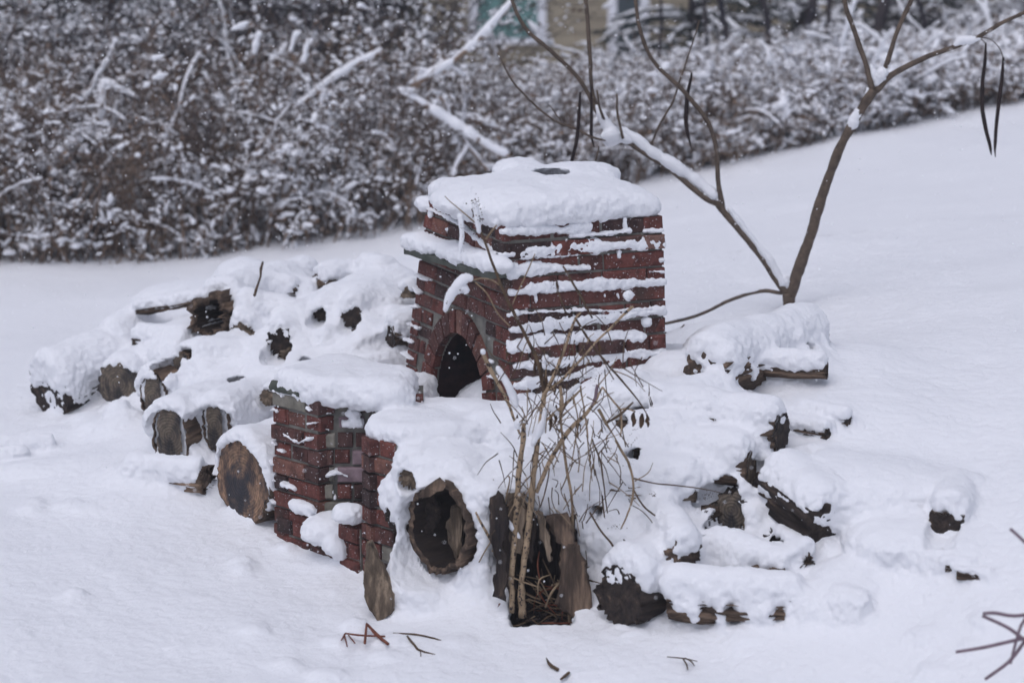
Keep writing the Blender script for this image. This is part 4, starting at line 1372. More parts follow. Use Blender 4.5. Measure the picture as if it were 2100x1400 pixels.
# snow mounds of the pile: (px, py, above, rx, ry, rz, yaw)
MOUNDS = [
    # left pile body
    (245, 838, .05, .09, .11, .13, 0), (240, 890, .02, .08, .08, .07, 0), (250, 700, .10, .22, .35, .14, .3), (420, 690, .08, .30, .35, .16, .2),
    (380, 610, .10, .30, .30, .14, .5), (500, 560, .18, .16, .30, .12, .3), (560, 610, .12, .25, .30, .18, 0), (640, 660, .16, .25, .30, .20, 0),
    (740, 620, .22, .26, .26, .20, 0), (640, 745, .12, .32, .30, .18, 0), (470, 770, .12, .22, .25, .14, 0), (760, 700, .15, .25, .3, .2, 0),
    (690, 610, .30, .07, .08, .10, 0), (620, 690, .22, .09, .10, .07, .2), (560, 640, .25, .10, .12, .09, 0), (790, 570, .25, .18, .20, .12, 0), (620, 585, .24, .08, .1, .07, 0),
    (400, 800, .07, .12, .14, .12, 0), (150, 900, -.02, .30, .12, .09, .1), (300, 970, .0, .22, .08, .08, .1), (560, 740, .22, .16, .14, .08, 0),
    # in front of and right of the oven
    (1300, 820, .06, .34, .22, .22, .2), (1390, 762, .06, .16, .18, .16, .2), (1150, 880, .12, .42, .26, .20, .1), (1000, 900, .10, .42, .26, .24, .0),
    (900, 930, .16, .26, .22, .16, 0), (1250, 940, .10, .40, .25, .16, 0), (1100, 960, .14, .30, .20, .16, 0), (1330, 1060, .05, .40, .28, .14, 0),
    (1480, 850, .06, .30, .26, .18, 0), (1500, 700, .06, .40, .3, .16, .3), (1620, 670, .08, .16, .2, .14, 0), (1640, 760, .06, .20, .2, .10, 0), (1700, 850, .0, .22, .24, .10, 0),
    (1600, 1000, .0, .3, .3, .14, 0), (1780, 960, .02, .32, .30, .13, 0), (1900, 1030, .0, .24, .2, .11, 0), (1960, 1110, -.02, .22, .18, .09, 0),
    (1450, 1100, .03, .34, .22, .14, 0), (1600, 1090, .02, .20, .14, .09, 0), (1560, 1180, .03, .36, .18, .14, 0), (1720, 1200, .0, .20, .16, .13, 0),
    (1400, 1160, .05, .25, .2, .12, 0), ]
for px, py, ab, rx, ry, rz, yw in MOUNDS:
    P = rest(px, py, ab * .4)
    P[1] += ry * .4; P[2] -= rz * .55
    cap(s_ell(P, (rx, ry, rz), yw), 0, .07)
for px, py, Y, rx, ry, rz, yw in ((856, 985, -.93, .08, .12, .11, 0), (838, 1075, -1.0, .045, .10, .13, 0), (905, 945, -.88, .16, .16, .08, 0), (832, 1160, -1.02, .06, .09, .10, 0), (868, 1225, -1.08, .10, .08, .05, 0),
        (835, 1205, -1.05, .10, .10, .09, .2), (990, 1100, -1.08, .045, .08, .19, 0), (1000, 1200, -1.08, .06, .08, .10, 0), (1070, 985, -1.0, .12, .10, .07, 0), (1170, 1015, -1.0, .14, .10, .07, 0),
        (1250, 1110, -1.05, .08, .10, .16, 0), (1226, 1210, -1.12, .022, .06, .09, 0), (1226, 1290, -1.14, .022, .05, .08, 0)):
    cap(s_ell(at(px, py, Y), (rx, ry, rz), yw), 0, .06)
for px, py, Y, rx, ry, rz in ((850, 1030, -1.10, .05, .05, .06), (868, 1000, -1.12, .06, .05, .035), (905, 985, -1.10, .06, .05, .03), (962, 1050, -1.13, .03, .04, .08), (972, 1120, -1.14, .022, .04, .07), (944, 1165, -1.15, .02, .03, .06), (850, 1110, -1.08, .04, .05, .07),
        (1012, 1012, -1.20, .05, .05, .045), (1060, 1000, -1.18, .07, .06, .035), (1125, 1030, -1.16, .07, .06, .05), (1180, 1070, -1.14, .05, .05, .06), (1205, 1120, -1.13, .035, .05, .07), (1222, 1185, -1.13, .03, .05, .08), (1152, 1060, -1.17, .025, .04, .05), (1060, 1278, -1.15, .06, .04, .03), (1105, 1282, -1.16, .05, .04, .035), (1150, 1285, -1.16, .05, .04, .03), (1195, 1275, -1.15, .05, .05, .045), (1030, 1250, -1.14, .04, .04, .05)):
    cap(s_ell(at(px, py, Y + .06), (rx, ry, rz)), 0, .04)
carve2(s_cyl(SP + [0, -.30, .06], SP + [0, SR * .5, .06], SR * .74, .03), .015)
carve2(s_cyl(SP + [0, -.30, .20], SP + [0, SR * .5, .20], SR * .72, .03), .015)
carve2(s_cyl(SP + [0, 0, .02], SP + [0, 0, SH - .03], SR * .93, .02), .01)
SKIRTS = [  # px, py, above, rx, ry, rz: drifts that bury the flanks of logs
    (1560, 745, .05, .20, .10, .10), (1640, 725, .04, .12, .1, .09), (1500, 700, .10, .2, .2, .12), (405, 880, .08, .03, .10, .10), (400, 935, .03, .05, .06, .08), (385, 830, .12, .10, .12, .08),
    (290, 985, .0, .18, .08, .065), (350, 855, .14, .10, .14, .06), (1660, 960, .06, .20, .2, .13), (1740, 1010, .03, .2, .2, .10), (1780, 985, .08, .26, .24, .13), (1690, 985, .10, .14, .2, .12), (1850, 1090, .03, .22, .2, .09), (1500, 905, .08, .16, .12, .10), (1400, 960, .05, .25, .15, .10),
    (1700, 1235, .02, .12, .1, .11), (1740, 1180, .03, .12, .12, .10), (1400, 1215, .02, .10, .10, .10), (245, 845, .06, .075, .08, .10),
    (1170, 770, .0, .05, .05, .05), (110, 960, .0, .3, .10, .05), (1880, 990, .03, .2, .2, .1), (1960, 1130, .0, .15, .12, .09), (1475, 802, .05, .035, .03, .03), (1310, 905, .08, .2, .12, .1)]
for px, py, ab, rx, ry, rz in SKIRTS:
    P = rest(px, py, ab); P[2] -= rz * .35
    cap(s_ell(P, (rx, ry, rz)), 0, .06)
for pts, dy, mt_ in (([(925, 1040), (945, 1032), (952, 1080), (945, 1130), (934, 1150), (920, 1115), (918, 1080)], .05, 'splitwood'),
                     ([(862, 1012), (885, 992), (905, 985), (915, 995), (890, 1012), (868, 1022)], -.03, 'bark')):
    s_ = outline_prism('bark_slab', None, pts, -1.10 + dy, .03, mt_, None, tagit=False)
    s_.matrix_world = Matrix.Translation(s_.location)
    s_.parent = hol; s_.matrix_parent_inverse = Matrix.LocRotScale(hol.location, hol.rotation_euler, None).inverted()
#PART4

rz_ = random.Random(23)
KEEP = [(495, 985, 75), (348, 893, 60), (440, 872, 50), (314, 815, 45), (243, 790, 50), (208, 712, 45), (132, 792, 60), (432, 650, 60), (400, 985, 60), (1448, 775, 70), (1600, 888, 55), (1542, 962, 55), (1650, 1020, 70),
        (1322, 852, 50), (1478, 872, 50), (1345, 1062, 50), (1455, 1128, 50), (1500, 1046, 50), (1375, 1168, 50), (1545, 1178, 45), (1428, 996, 45), (902, 1082, 110), (1110, 1150, 120), (1272, 1228, 80), (1560, 1246, 110)]


def clear(px, py):
    return all((px - a) ** 2 + ((py - b) * 1.0) ** 2 > c * c for a, b, c in KEEP)


def chunks(n, box, label, group, seed):
    rr = random.Random(seed)
    k = 0
    while k < n:
        px, py = rr.uniform(*box[0]), rr.uniform(*box[1])
        if len(box) > 2 and not box[2](px, py): continue
        if not clear(px, py): continue
        KEEP.append((px, py, 42))
        m = rr.choice(['bark', 'barkdark', 'splitwood', 'bark'])
        log('wood_chunk', label, px, py, rr.uniform(.04, .09), rr.choice([-1, 1]) * rr.uniform(15, 80), rr.uniform(.16, .34), rr.uniform(15, 30), pitch=rr.uniform(-8, 10), shape=rr.choice(['round', 'half', 'split', 'round']), roll=rr.uniform(-40, 40),
            mat=m, face=rr.choice([m, 'cutface', 'splitwood']), snow=rr.uniform(.035, .06), over=rr.uniform(1.0, 1.3), rough=rr.uniform(1.2, 2.6), carve_f=.5 if rr.random() < .4 else 0, dn=rr.uniform(.5, .9), seed=200 + k + seed, group=group, jag=.02)
        k += 1


chunks(16, ((330, 820), (575, 800), lambda x, y: y > 640 - (x - 300) * .18 and not (x > 560 and y > 765)), 'small snow-capped chunk of firewood half buried in the left heap', 'small chunks in the left heap', 1)
chunks(14, ((1230, 1760), (800, 1190), lambda x, y: x < 1500 + (y - 780) * .55), 'small snow-capped chunk of firewood half buried in the right heap', 'small chunks in the right heap', 2)
for (bx, by, n, cond) in (((330, 830), (570, 800), 42, None), ((120, 330), (660, 880), 12, None), ((1040, 1800), (790, 1230), 90, lambda x, y: x < 1480 + (y - 760) * .7), ((760, 1060), (880, 960), 14, None)):
    for i in range(n):
        px, py = rz_.uniform(*bx), rz_.uniform(*by)
        if cond and not cond(px, py): continue
        if not all((px - a) ** 2 + (py - b) ** 2 > (c * .8) ** 2 for a, b, c in KEEP[:26]): continue
        P = rest(px, py, rz_.uniform(-.01, .03))
        cap(s_ell(P, (rz_.uniform(.04, .12), rz_.uniform(.05, .10), rz_.uniform(.025, .06)), rz_.uniform(-1, 1)), 0, .025)

for i in range(70):
    px, py = rz_.uniform(30, 2050), rz_.uniform(900, 1390)
    P = rest(px, py, 0.0)
    if abs(float(HP(P[0], P[1]) - H0(P[0], P[1]))) > .02: continue
    q_ = rz_.uniform(.015, .035)
    cap(s_ell(P + [0, 0, .004], (q_ * rz_.uniform(.8, 1.5), q_, q_ * .5)), 0, .03)
# ------------------------------------------------------------------ the snow, one skin over ground and things
VOX = .0094
LO, HI = (-2.50, -2.35, -.76), (2.25, 3.0, 1.08)
G = Grid(LO, HI, VOX)
for (lo, hi, f), ow, k in CAPS: G.union(lo, hi, f, ow, k)
for (lo, hi, f), k in CARVES: G.carve(lo, hi, f, k)
X2, Y2 = np.meshgrid(G.ax[0], G.ax[1], indexing='ij')
HH = H(X2, Y2)
gs = (G.ax[2][None, None, :] - HH[:, :, None]).astype(np.float32)
k = .07
hh = np.maximum(k - np.abs(G.d - gs), 0) / k
G.o = np.where(gs < G.d, 0, G.o).astype(np.int16)
G.d = np.minimum(G.d, gs) - hh * hh * k * .25
del gs, hh
for (lo, hi, f), k in CARVES2: G.carve(lo, hi, f, k)
V, Q, own = G.mesh()
V = relax(V, Q, 2, .5)
N = vnormals(V, Q)
steep = np.clip(1.15 - N[:, 2], 0, 1)
V = V + N * ((fbm(V, 22, 3, 5) * .0085 + vnoise(V, 66, 9) * .0055) * (.30 + steep * 1.2) + vnoise(V, 8, 21) * .004 + np.where(own > 0, 1, 0) * (vnoise(V, 13, 31) * .007 + vnoise(V, 6, 33) * .008))[:, None]
# drop the skirt of the block
e = VOX * 1.6
keepv = (V[:, 0] > LO[0] + e) & (V[:, 0] < HI[0] - e) & (V[:, 1] > LO[1] + e) & (V[:, 1] < HI[1] - e) & (V[:, 2] > LO[2] + e)
Q = Q[keepv[Q].all(1)]
del G
# a thing's cap is one piece: crumbs cut off from it go back to the ground snow
for k in np.unique(own):
    if k == 0: continue
    qq = Q[own[Q[:, 0]] == k]
    if not len(qq): continue
    u, inv = np.unique(qq, return_inverse=True); inv = inv.reshape(-1, 4)
    lab = pieces_of(len(u), inv)
    cnt = np.bincount(lab)
    small = cnt[lab] < cnt.max()
    own[u[small]] = 0
pieces = emit_snow(V, Q, own, OWN, M['snow'])
g0 = pieces[0]
tag(g0, 'deep fresh snow over the yard', None, None, 'structure'); g0.name = 'snow_ground'

# the rest of the yard out to the horizon
def sheet(xs, ys, hole=None, drop=0.0):
    X, Y = np.meshgrid(xs, ys, indexing='ij')
    Z = H(X, Y)
    far = np.clip((Y - 9) / 30, 0, 1)
    V = np.stack([X, Y, Z], -1)
    nx, ny = len(xs), len(ys)
    I = np.arange(nx * ny).reshape(nx, ny)
    Qd = np.stack([I[:-1, :-1], I[1:, :-1], I[1:, 1:], I[:-1, 1:]], -1).reshape(-1, 4)
    V = V.reshape(-1, 3)
    if hole:
        x0, y0, x1, y1 = hole
        c = V[Qd].mean(1)
        inside = (c[:, 0] > x0) & (c[:, 0] < x1) & (c[:, 1] > y0) & (c[:, 1] < y1)
        Qd = Qd[~inside]
        d = np.minimum(np.minimum(V[:, 0] - x0, x1 - V[:, 0]), np.minimum(V[:, 1] - y0, y1 - V[:, 1]))
        V[:, 2] -= np.clip(d / .03, 0, 1) * .005
    return V, Qd


def axis(lo, hi, a, b, fine, coarse):
    m = np.arange(a, b + 1e-6, fine)
    L = a - np.cumsum(np.geomspace(fine, coarse, 30)); L = L[L > lo]
    R = b + np.cumsum(np.geomspace(fine, coarse, 30)); R = R[R < hi]
    return np.r_[lo, L[::-1], m, R, hi]


xs = axis(-90, 90, -4.4, 4.8, .06, 12); ys = axis(-30, 140, -3.4, 8.0, .06, 12)
V2, Q2 = sheet(xs, ys, hole=(LO[0] + .06, LO[1] + .06, HI[0] - .06, HI[1] - .06))
V2 += vnormals(V2, Q2) * (vnoise(V2, 8, 21) * .004)[:, None]
me = make_mesh('snow_field', V2, Q2, None, M['snow'])
o = bpy.data.objects.new('snow_field', me); COL.objects.link(o); tag(o, 'open snow slope around the pile', None, None, 'structure')

# ------------------------------------------------------------------ the young tree
TY = float(rest(1618, 640, .0)[1])
tree = empty('young_tree', tuple(at(1618, 650, TY)))
tag(tree, 'bare young tree with forked trunk, snowy crotches and long hanging seed pods', 'tree')


def px_path(pts, Y0, dys=None, sub=5):
    return smooth_path([at(p[0], p[1], Y0 + (p[2] if len(p) > 2 else 0)) for p in pts], sub)


def pr_(wpx, Y=None): return wpx / 2 * ((TY if Y is None else Y) + 10) / FPX


def limb(name, pts, w, mat='treebark', seg=9, parent=tree, Y=None, wob=.05, sub=5):
    mb = MB()
    P = px_path(pts, TY if Y is None else Y, sub=sub)
    P = P + np.stack([vnoise(P, 14, 1), vnoise(P, 14, 2) * 0, vnoise(P, 14, 3)], -1) * .003
    R_ = np.interp(np.linspace(0, 1, len(P)), np.linspace(0, 1, len(w)), [pr_(q, Y) for q in w]) * (1 + .10 * vnoise(P, 26, 44) + .06 * vnoise(P, 60, 45))
    mb.tube(P, R_.tolist(), seg, wob=wob)
    o = mb.build(name, M[mat]); world_child(o, parent)
    return P


def snow_line(pts, w, Y0, parent, name='snow_cap', seg=9, wob=.22, mat='snow'):
    mb = MB()
    P = px_path(pts, Y0, sub=7)
    bgn = mat == 'snowbg'
    P = P + np.stack([vnoise(P, 12 if bgn else 30, 11), vnoise(P, 30, 12), vnoise(P, 12 if bgn else 30, 13)], -1) * (.014 if bgn else .003)
    R = np.array([pr_(q, Y0) for q in w])
    n = len(P)
    R = np.interp(np.linspace(0, 1, n), np.linspace(0, 1, len(R)), R)
    R = R * (1 + (.5 if bgn else .22) * vnoise(P, 22 if bgn else 26, 15)) * (.85 if bgn else 1)
    R[0] *= .35; R[-1] *= .35
    mb.tube(P, R.tolist(), seg, wob=wob * .5)
    o = mb.build(name, M[mat]); world_child(o, parent)


limb('trunk', [(1618, 660), (1618, 630), (1617, 600)], (27, 25, 27))
limb('branch', [(1619, 606), (1640, 545), (1662, 480), (1690, 390), (1725, 300), (1760, 235), (1792, 184)], (25, 24, 24, 21, 19, 19, 20), sub=7)
limb('branch', [(1614, 602), (1590, 568), (1545, 505), (1490, 440), (1474, 418)], (17, 14, 14, 14, 17))
limb('branch', [(1478, 420), (1440, 402), (1370, 345, .03), (1285, 290, .05), (1235, 245, .08), (1190, 165, .1), (1130, 105, .1), (1075, 55, .12), (1040, -20, .14)], (13, 12, 11, 11, 10, 9, 9, 8, 7))
limb('branch', [(1484, 436), (1474, 380), (1468, 300), (1445, 240, -.03), (1390, 175, -.06), (1340, 125, -.08), (1312, 60, -.1), (1300, -20, -.1)], (13, 10, 10, 10, 9, 8, 8, 8))
limb('branch', [(1605, 600), (1560, 597), (1500, 614, -.1), (1440, 642, -.2), (1370, 662, -.3), (1300, 668, -.4), (1240, 672, -.45)], (8, 8, 8, 7, 6, 5, 4))
limb('branch', [(1790, 190), (1775, 130), (1755, 70), (1735, 20), (1728, -20)], (13, 11, 10, 10, 9))
limb('branch', [(1797, 188), (1815, 140), (1838, 70), (1868, 0), (1875, -20)], (13, 11, 10, 10, 9))
limb('branch', [(1797, 186), (1835, 150), (1890, 122), (1950, 100), (2000, 80), (2060, 45), (2110, 22)], (16, 12, 11, 10, 9, 8, 8))
limb('twig', [(1284, 290, .05), (1230, 286), (1180, 265), (1140, 248), (1090, 210), (1050, 165), (1020, 108)], (6, 5, 5, 5, 4, 4, 3), seg=6)
limb('twig', [(1200, -20, .1), (1207, 80, .1), (1212, 160, .1), (1216, 190, .1), (1232, 240, .08)], (9, 9, 8, 7, 6), seg=6)
limb('twig', [(1278, 285), (1268, 240), (1265, 192)], (6, 5, 4), seg=6)
limb('twig', [(1337, 293), (1350, 262), (1382, 205), (1396, 160), (1418, 95), (1435, 42)], (4, 5, 4, 4, 3, 2), seg=6)
limb('twig', [(1238, 245, .05), (1228, 215), (1224, 185)], (6, 5, 4), seg=6)
limb('twig', [(1228, 300), (1222, 325), (1212, 352)], (3, 4, 2), seg=5)
limb('twig', [(1150, 248), (1138, 230), (1128, 217), (1120, 220)], (3, 3, 2, 2), seg=5)
limb('twig', [(1345, 668, -.3), (1368, 684, -.3), (1390, 678, -.3), (1404, 665, -.3)], (5, 5, 4, 3), seg=6)
limb('twig', [(1336, 660, -.32), (1325, 690, -.33), (1318, 712, -.33), (1300, 728, -.34), (1288, 720, -.34), (1281, 698, -.34)], (6, 5, 5, 5, 4, 3), seg=6)
limb('twig', [(1338, 660, -.32), (1328, 636, -.33), (1315, 615, -.33), (1322, 585, -.34), (1331, 545, -.34), (1328, 515, -.34), (1319, 493, -.34)], (6, 5, 5, 4, 4, 4, 2), seg=6)
limb('twig', [(1238, 672, -.45), (1180, 660, -.5), (1150, 664, -.52)], (4, 3, 2), seg=5)
# hanging pods
for pts, w in (([(2022, 88), (2020, 130), (2014, 190), (2018, 250), (2030, 300), (2034, 318)], (3, 8, 9, 9, 7, 2)),
               ([(2058, 118), (2054, 170), (2046, 230), (2040, 290), (2042, 322)], (5, 9, 8, 7, 2)),
               ([(1418, 150), (1410, 200), (1406, 240), (1410, 275), (1418, 307)], (4, 9, 9, 7, 2)),
               ([(1190, 188), (1187, 230), (1182, 290), (1172, 335), (1169, 343)], (4, 8, 8, 7, 3)),
               ([(1212, 175), (1213, 240), (1213, 275), (1219, 302)], (4, 7, 7, 2))):
    limb('seed_pod', pts, w, mat='pod', seg=7, wob=.03)
limb('twig', [(1990, 84), (2010, 80), (2022, 90)], (3, 2, 2), seg=5)
limb('twig', [(2002, 78), (2028, 80), (2050, 98), (2058, 120)], (3, 2, 2, 2), seg=5)
limb('twig', [(1400, 146), (1412, 145), (1418, 152)], (2, 2, 2), seg=5)
limb('twig', [(1196, 184), (1190, 190)], (2, 2), seg=5)
# snow lying on the tree
snow_line([(1470, 408), (1430, 372, .03), (1390, 345, .03), (1350, 320, .04), (1300, 282, .05), (1270, 262, .06)], (24, 25, 28, 26, 22, 10), TY, tree)
snow_line([(1256, 288), (1250, 268, .06), (1238, 245, .07), (1222, 215, .08)], (40, 34, 22, 9), TY, tree)
snow_line([(1232, 278), (1262, 280, .04), (1300, 290, .05)], (14, 30, 16), TY, tree)
snow_line([(1608, 590), (1585, 545), (1555, 505), (1520, 460), (1492, 425)], (20, 19, 16, 15, 9), TY, tree)
snow_line([(1616, 592), (1612, 578), (1606, 566)], (12, 22, 12), TY, tree)
snow_line([(1796, 178), (1803, 160), (1812, 150), (1822, 148)], (12, 30, 30, 10), TY, tree)
snow_line([(1800, 175), (1792, 150), (1786, 130)], (16, 16, 5), TY, tree)
snow_line([(1744, 268), (1752, 245), (1768, 218), (1778, 196), (1780, 180)], (14, 24, 15, 12, 7), TY, tree)
snow_line([(1955, 95), (1972, 84), (1990, 82), (2012, 78)], (8, 20, 17, 6), TY, tree)
snow_line([(1264, 188), (1265, 184)], (7, 7), TY, tree)
snow_line([(1336, 668, -.32), (1332, 650, -.33), (1330, 632, -.33)], (16, 13, 6), TY, tree)
snow_line([(1338, 672, -.32), (1350, 678, -.3), (1366, 680, -.3)], (12, 8, 5), TY, tree)
snow_line([(1560, 593), (1500, 610, -.1), (1440, 638, -.2), (1380, 656, -.3)], (2, 3, 3, 4), TY, tree)

# ------------------------------------------------------------------ dry stalks in front
SY = float(rest(1072, 1255, 0.0)[1])
plant = empty('dead_plant', tuple(at(1072, 1262, SY)))
tag(plant, 'tall dead weed with tan forked stalks and curled seed heads in front of the stump', 'dead plant')


def stalk(pts, w, mat='stalk', seg=7, parent=plant, wob=.1, name='stalk', sub=5):
    mb = MB()
    P = px_path(pts, SY, sub=sub)
    P = P + np.stack([vnoise(P, 22, 1), vnoise(P, 22, 2), vnoise(P, 22, 3)], -1) * .0025
    mb.tube(P, [q / 2 * (SY + 10) / FPX for q in w], seg, wob=wob)
    world_child(mb.build(name, M[mat]), parent)
    return P


stalk([(1050, 1255), (1050, 1180), (1056, 1080), (1063, 980), (1072, 900), (1074, 868)], (12, 13, 13, 12, 12, 9), wob=.22)
stalk([(1072, 1266), (1070, 1200), (1080, 1110), (1090, 1020), (1098, 940), (1112, 850), (1116, 800)], (17, 16, 15, 13, 12, 11, 9), wob=.22)
stalk([(1116, 805), (1098, 730), (1070, 675), (1042, 620), (1015, 555), (995, 498), (985, 470), (970, 410)], (9, 8, 7, 7, 6, 5, 4, 2), mat='twig')
stalk([(1114, 812), (1140, 760), (1160, 710), (1180, 655), (1192, 640)], (9, 8, 7, 5, 3))
stalk([(1100, 1010), (1130, 940), (1165, 885), (1200, 850), (1222, 820), (1236, 793)], (9, 10, 10, 8, 7, 4))
stalk([(1236, 793), (1252, 815), (1270, 838), (1275, 850)], (4, 4, 5, 3))
stalk([(1270, 840), (1285, 838), (1303, 845)], (4, 4, 3)); stalk([(1272, 842), (1274, 870), (1272, 895)], (5, 4, 3))
stalk([(1125, 800), (1165, 765), (1210, 715), (1250, 675), (1280, 645), (1298, 628)], (6, 6, 5, 5, 6, 7))
stalk([(1168, 1275), (1160, 1180), (1172, 1100), (1173, 1030), (1160, 950), (1152, 880), (1148, 820)], (7, 7, 7, 6, 6, 5, 5), mat='tan')
stalk([(1180, 650), (1210, 700), (1245, 745), (1280, 785), (1315, 830), (1332, 862)], (5, 5, 5, 4, 3, 2), mat='twig')
stalk([(1228, 838), (1255, 890), (1285, 940), (1297, 980), (1298, 1020), (1285, 1060), (1274, 1084)], (7, 6, 6, 5, 5, 4, 3), mat='tan')
stalk([(1297, 980), (1340, 990), (1400, 997), (1450, 1003), (1478, 1010)], (4, 3, 3, 2, 2), mat='twig')
stalk([(1300, 1005), (1318, 1035), (1335, 1050), (1352, 1062)], (4, 4, 4, 3), mat='twig')
stalk([(1298, 1036), (1320, 1050), (1338, 1072), (1343, 1096)], (2, 2, 2, 2), mat='twig')
stalk([(1050, 625), (1065, 590), (1085, 550), (1098, 520)], (2, 3, 3, 2), mat='tan')
stalk([(1155, 545), (1175, 580), (1192, 610), (1215, 652)], (4, 5, 5, 4), mat='twig')
stalk([(990, 722), (1010, 765), (1035, 810), (1052, 850), (1066, 890)], (9, 9, 7, 6, 5))
stalk([(1045, 668), (1020, 640), (998, 600), (975, 578)], (3, 3, 3, 3), mat='tan')
stalk([(1025, 585), (1005, 573), (980, 572), (950, 585), (930, 615)], (3, 3, 3, 3, 2), mat='tan')
stalk([(997, 490), (1008, 475), (1018, 462)], (5, 4, 3), mat='tan'); stalk([(985, 468), (955, 440), (925, 415), (912, 402)], (3, 3, 2, 2), mat='tan')
stalk([(1225, 788), (1222, 815), (1212, 835)], (7, 8, 6), mat='mauve'); stalk([(1239, 870), (1270, 850), (1298, 825)], (5, 6, 4), mat='twig')
stalk([(1110, 870), (1140, 845), (1175, 815), (1190, 800)], (6, 7, 6, 4)); stalk([(1150, 870), (1152, 830), (1148, 790)], (6, 8, 7))
stalk([(1210, 1050), (1230, 1085), (1258, 1120), (1268, 1165), (1280, 1200)], (4, 4, 5, 6, 7), mat='twig')
stalk([(1280, 1185), (1284, 1240), (1286, 1290), (1300, 1310), (1325, 1335)], (8, 8, 6, 3, 2), mat='twig')
stalk([(1298, 1308), (1292, 1325), (1286, 1345)], (2, 2, 2), mat='twig')
stalk([(1010, 1130), (1030, 1095), (1033, 1040), (1045, 985), (1042, 975)], (4, 4, 4, 3, 3), mat='tan')
stalk([(975, 1050), (1000, 1095), (1020, 1130), (1035, 1160)], (4, 7, 7, 3)); stalk([(982, 1152), (995, 1130), (1006, 1112)], (3, 3, 3), mat='tan')
stalk([(1152, 1190), (1130, 1215), (1118, 1245)], (5, 6, 3), mat='tan'); stalk([(1152, 1190), (1190, 1185), (1225, 1195), (1262, 1205)], (5, 4, 4, 5), mat='twig')
stalk([(1168, 1262), (1185, 1243), (1206, 1222)], (9, 11, 10), mat='orange', wob=.15)
stalk([(1258, 1205), (1240, 1225), (1228, 1245), (1230, 1262)], (4, 4, 4, 3), mat='twig')
stalk([(1280, 1195), (1300, 1188), (1318, 1180)], (4, 4, 3), mat='tan')
stalk([(1065, 1000), (1100, 960), (1140, 905)], (2, 2, 2), mat='twig')
stalk([(1120, 805), (1090, 850), (1062, 900)], (2, 3, 2), mat='twig')
stalk([(1108, 1040), (1120, 1000), (1126, 960)], (3, 3, 3), mat='twig')
stalk([(1174, 800), (1185, 860), (1180, 905), (1170, 960)], (3, 3, 3, 2), mat='tan')
stalk([(1190, 790), (1200, 860), (1208, 930), (1215, 985)], (4, 3, 3, 2), mat='tan')
stalk([(1215, 900), (1232, 950), (1240, 1010), (1246, 1050)], (4, 4, 3, 3), mat='twig')
stalk([(1160, 640), (1150, 610), (1140, 585)], (4, 3, 2), mat='twig')
r7 = random.Random(5)
for i in range(190):          # fine random stems around the crown of the weed
    x0, y0 = r7.gauss(1160, 62), r7.uniform(680, 1080)
    a = r7.uniform(-2.4, -.6) if r7.random() < .6 else r7.uniform(.4, 2.5)
    L = r7.uniform(25, 95)
    dy = r7.uniform(-.12, .12)
    pts = [(x0, y0, dy), (x0 + L * .5 * math.cos(a) + r7.uniform(-6, 6), y0 + L * .5 * math.sin(a), dy + r7.uniform(-.03, .03)), (x0 + L * math.cos(a) + r7.uniform(-10, 10), y0 + L * math.sin(a) + r7.uniform(0, 14), dy + r7.uniform(-.05, .05))]
    stalk(pts, (2.8, 2.2, 1.3), mat=r7.choice(['twig', 'tan', 'twig']), seg=5, sub=3, name='twig')
for i in range(44):          # tangle in the cavity
    x0, y0 = r7.uniform(1085, 1200), r7.uniform(1180, 1285)
    a = r7.uniform(0, 2 * math.pi); L = r7.uniform(50, 120)
    dy = r7.uniform(-.02, .16); b = r7.uniform(-18, 18)
    x1, y1 = min(x0 + L * math.cos(a), 1208), min(y0 + L * math.sin(a) * .6, 1290)
    stalk([(x0, y0, dy), ((x0 + x1) / 2 + b, (y0 + y1) / 2 + b, dy), (x1, y1, dy + r7.uniform(-.04, .04))], (3, 4, 2), mat=r7.choice(['tan', 'twig', 'redtwig', 'tan']), seg=5, sub=3, name='dry_stem')


# curled leaves and seed heads, laden with snow
def crumbs(name, spots, mat, size, n, parent, Y0=None, seed=1):
    rr = random.Random(seed)
    for (x, y, sx, sy) in spots:
        mb = MB()
        for i in range(n):
            p = at(x + rr.gauss(0, sx), y + rr.gauss(0, sy), (SY if Y0 is None else Y0) + rr.uniform(-.02, .02))
            s = size * rr.uniform(.5, 1.3)
            V = []
            for t in range(6):
                dv = [(1, 0, 0), (-1, 0, 0), (0, 1, 0), (0, -1, 0), (0, 0, 1), (0, 0, -1)][t]
                V.append(p + np.array(dv) * s * rr.uniform(.5, 1.2))
            mb.add(V, [(0, 2, 4), (2, 1, 4), (1, 3, 4), (3, 0, 4), (2, 0, 5), (1, 2, 5), (3, 1, 5), (0, 3, 5)])
        o = mb.build(name, M[mat]); o['kind'] = 'stuff'; world_child(o, parent)


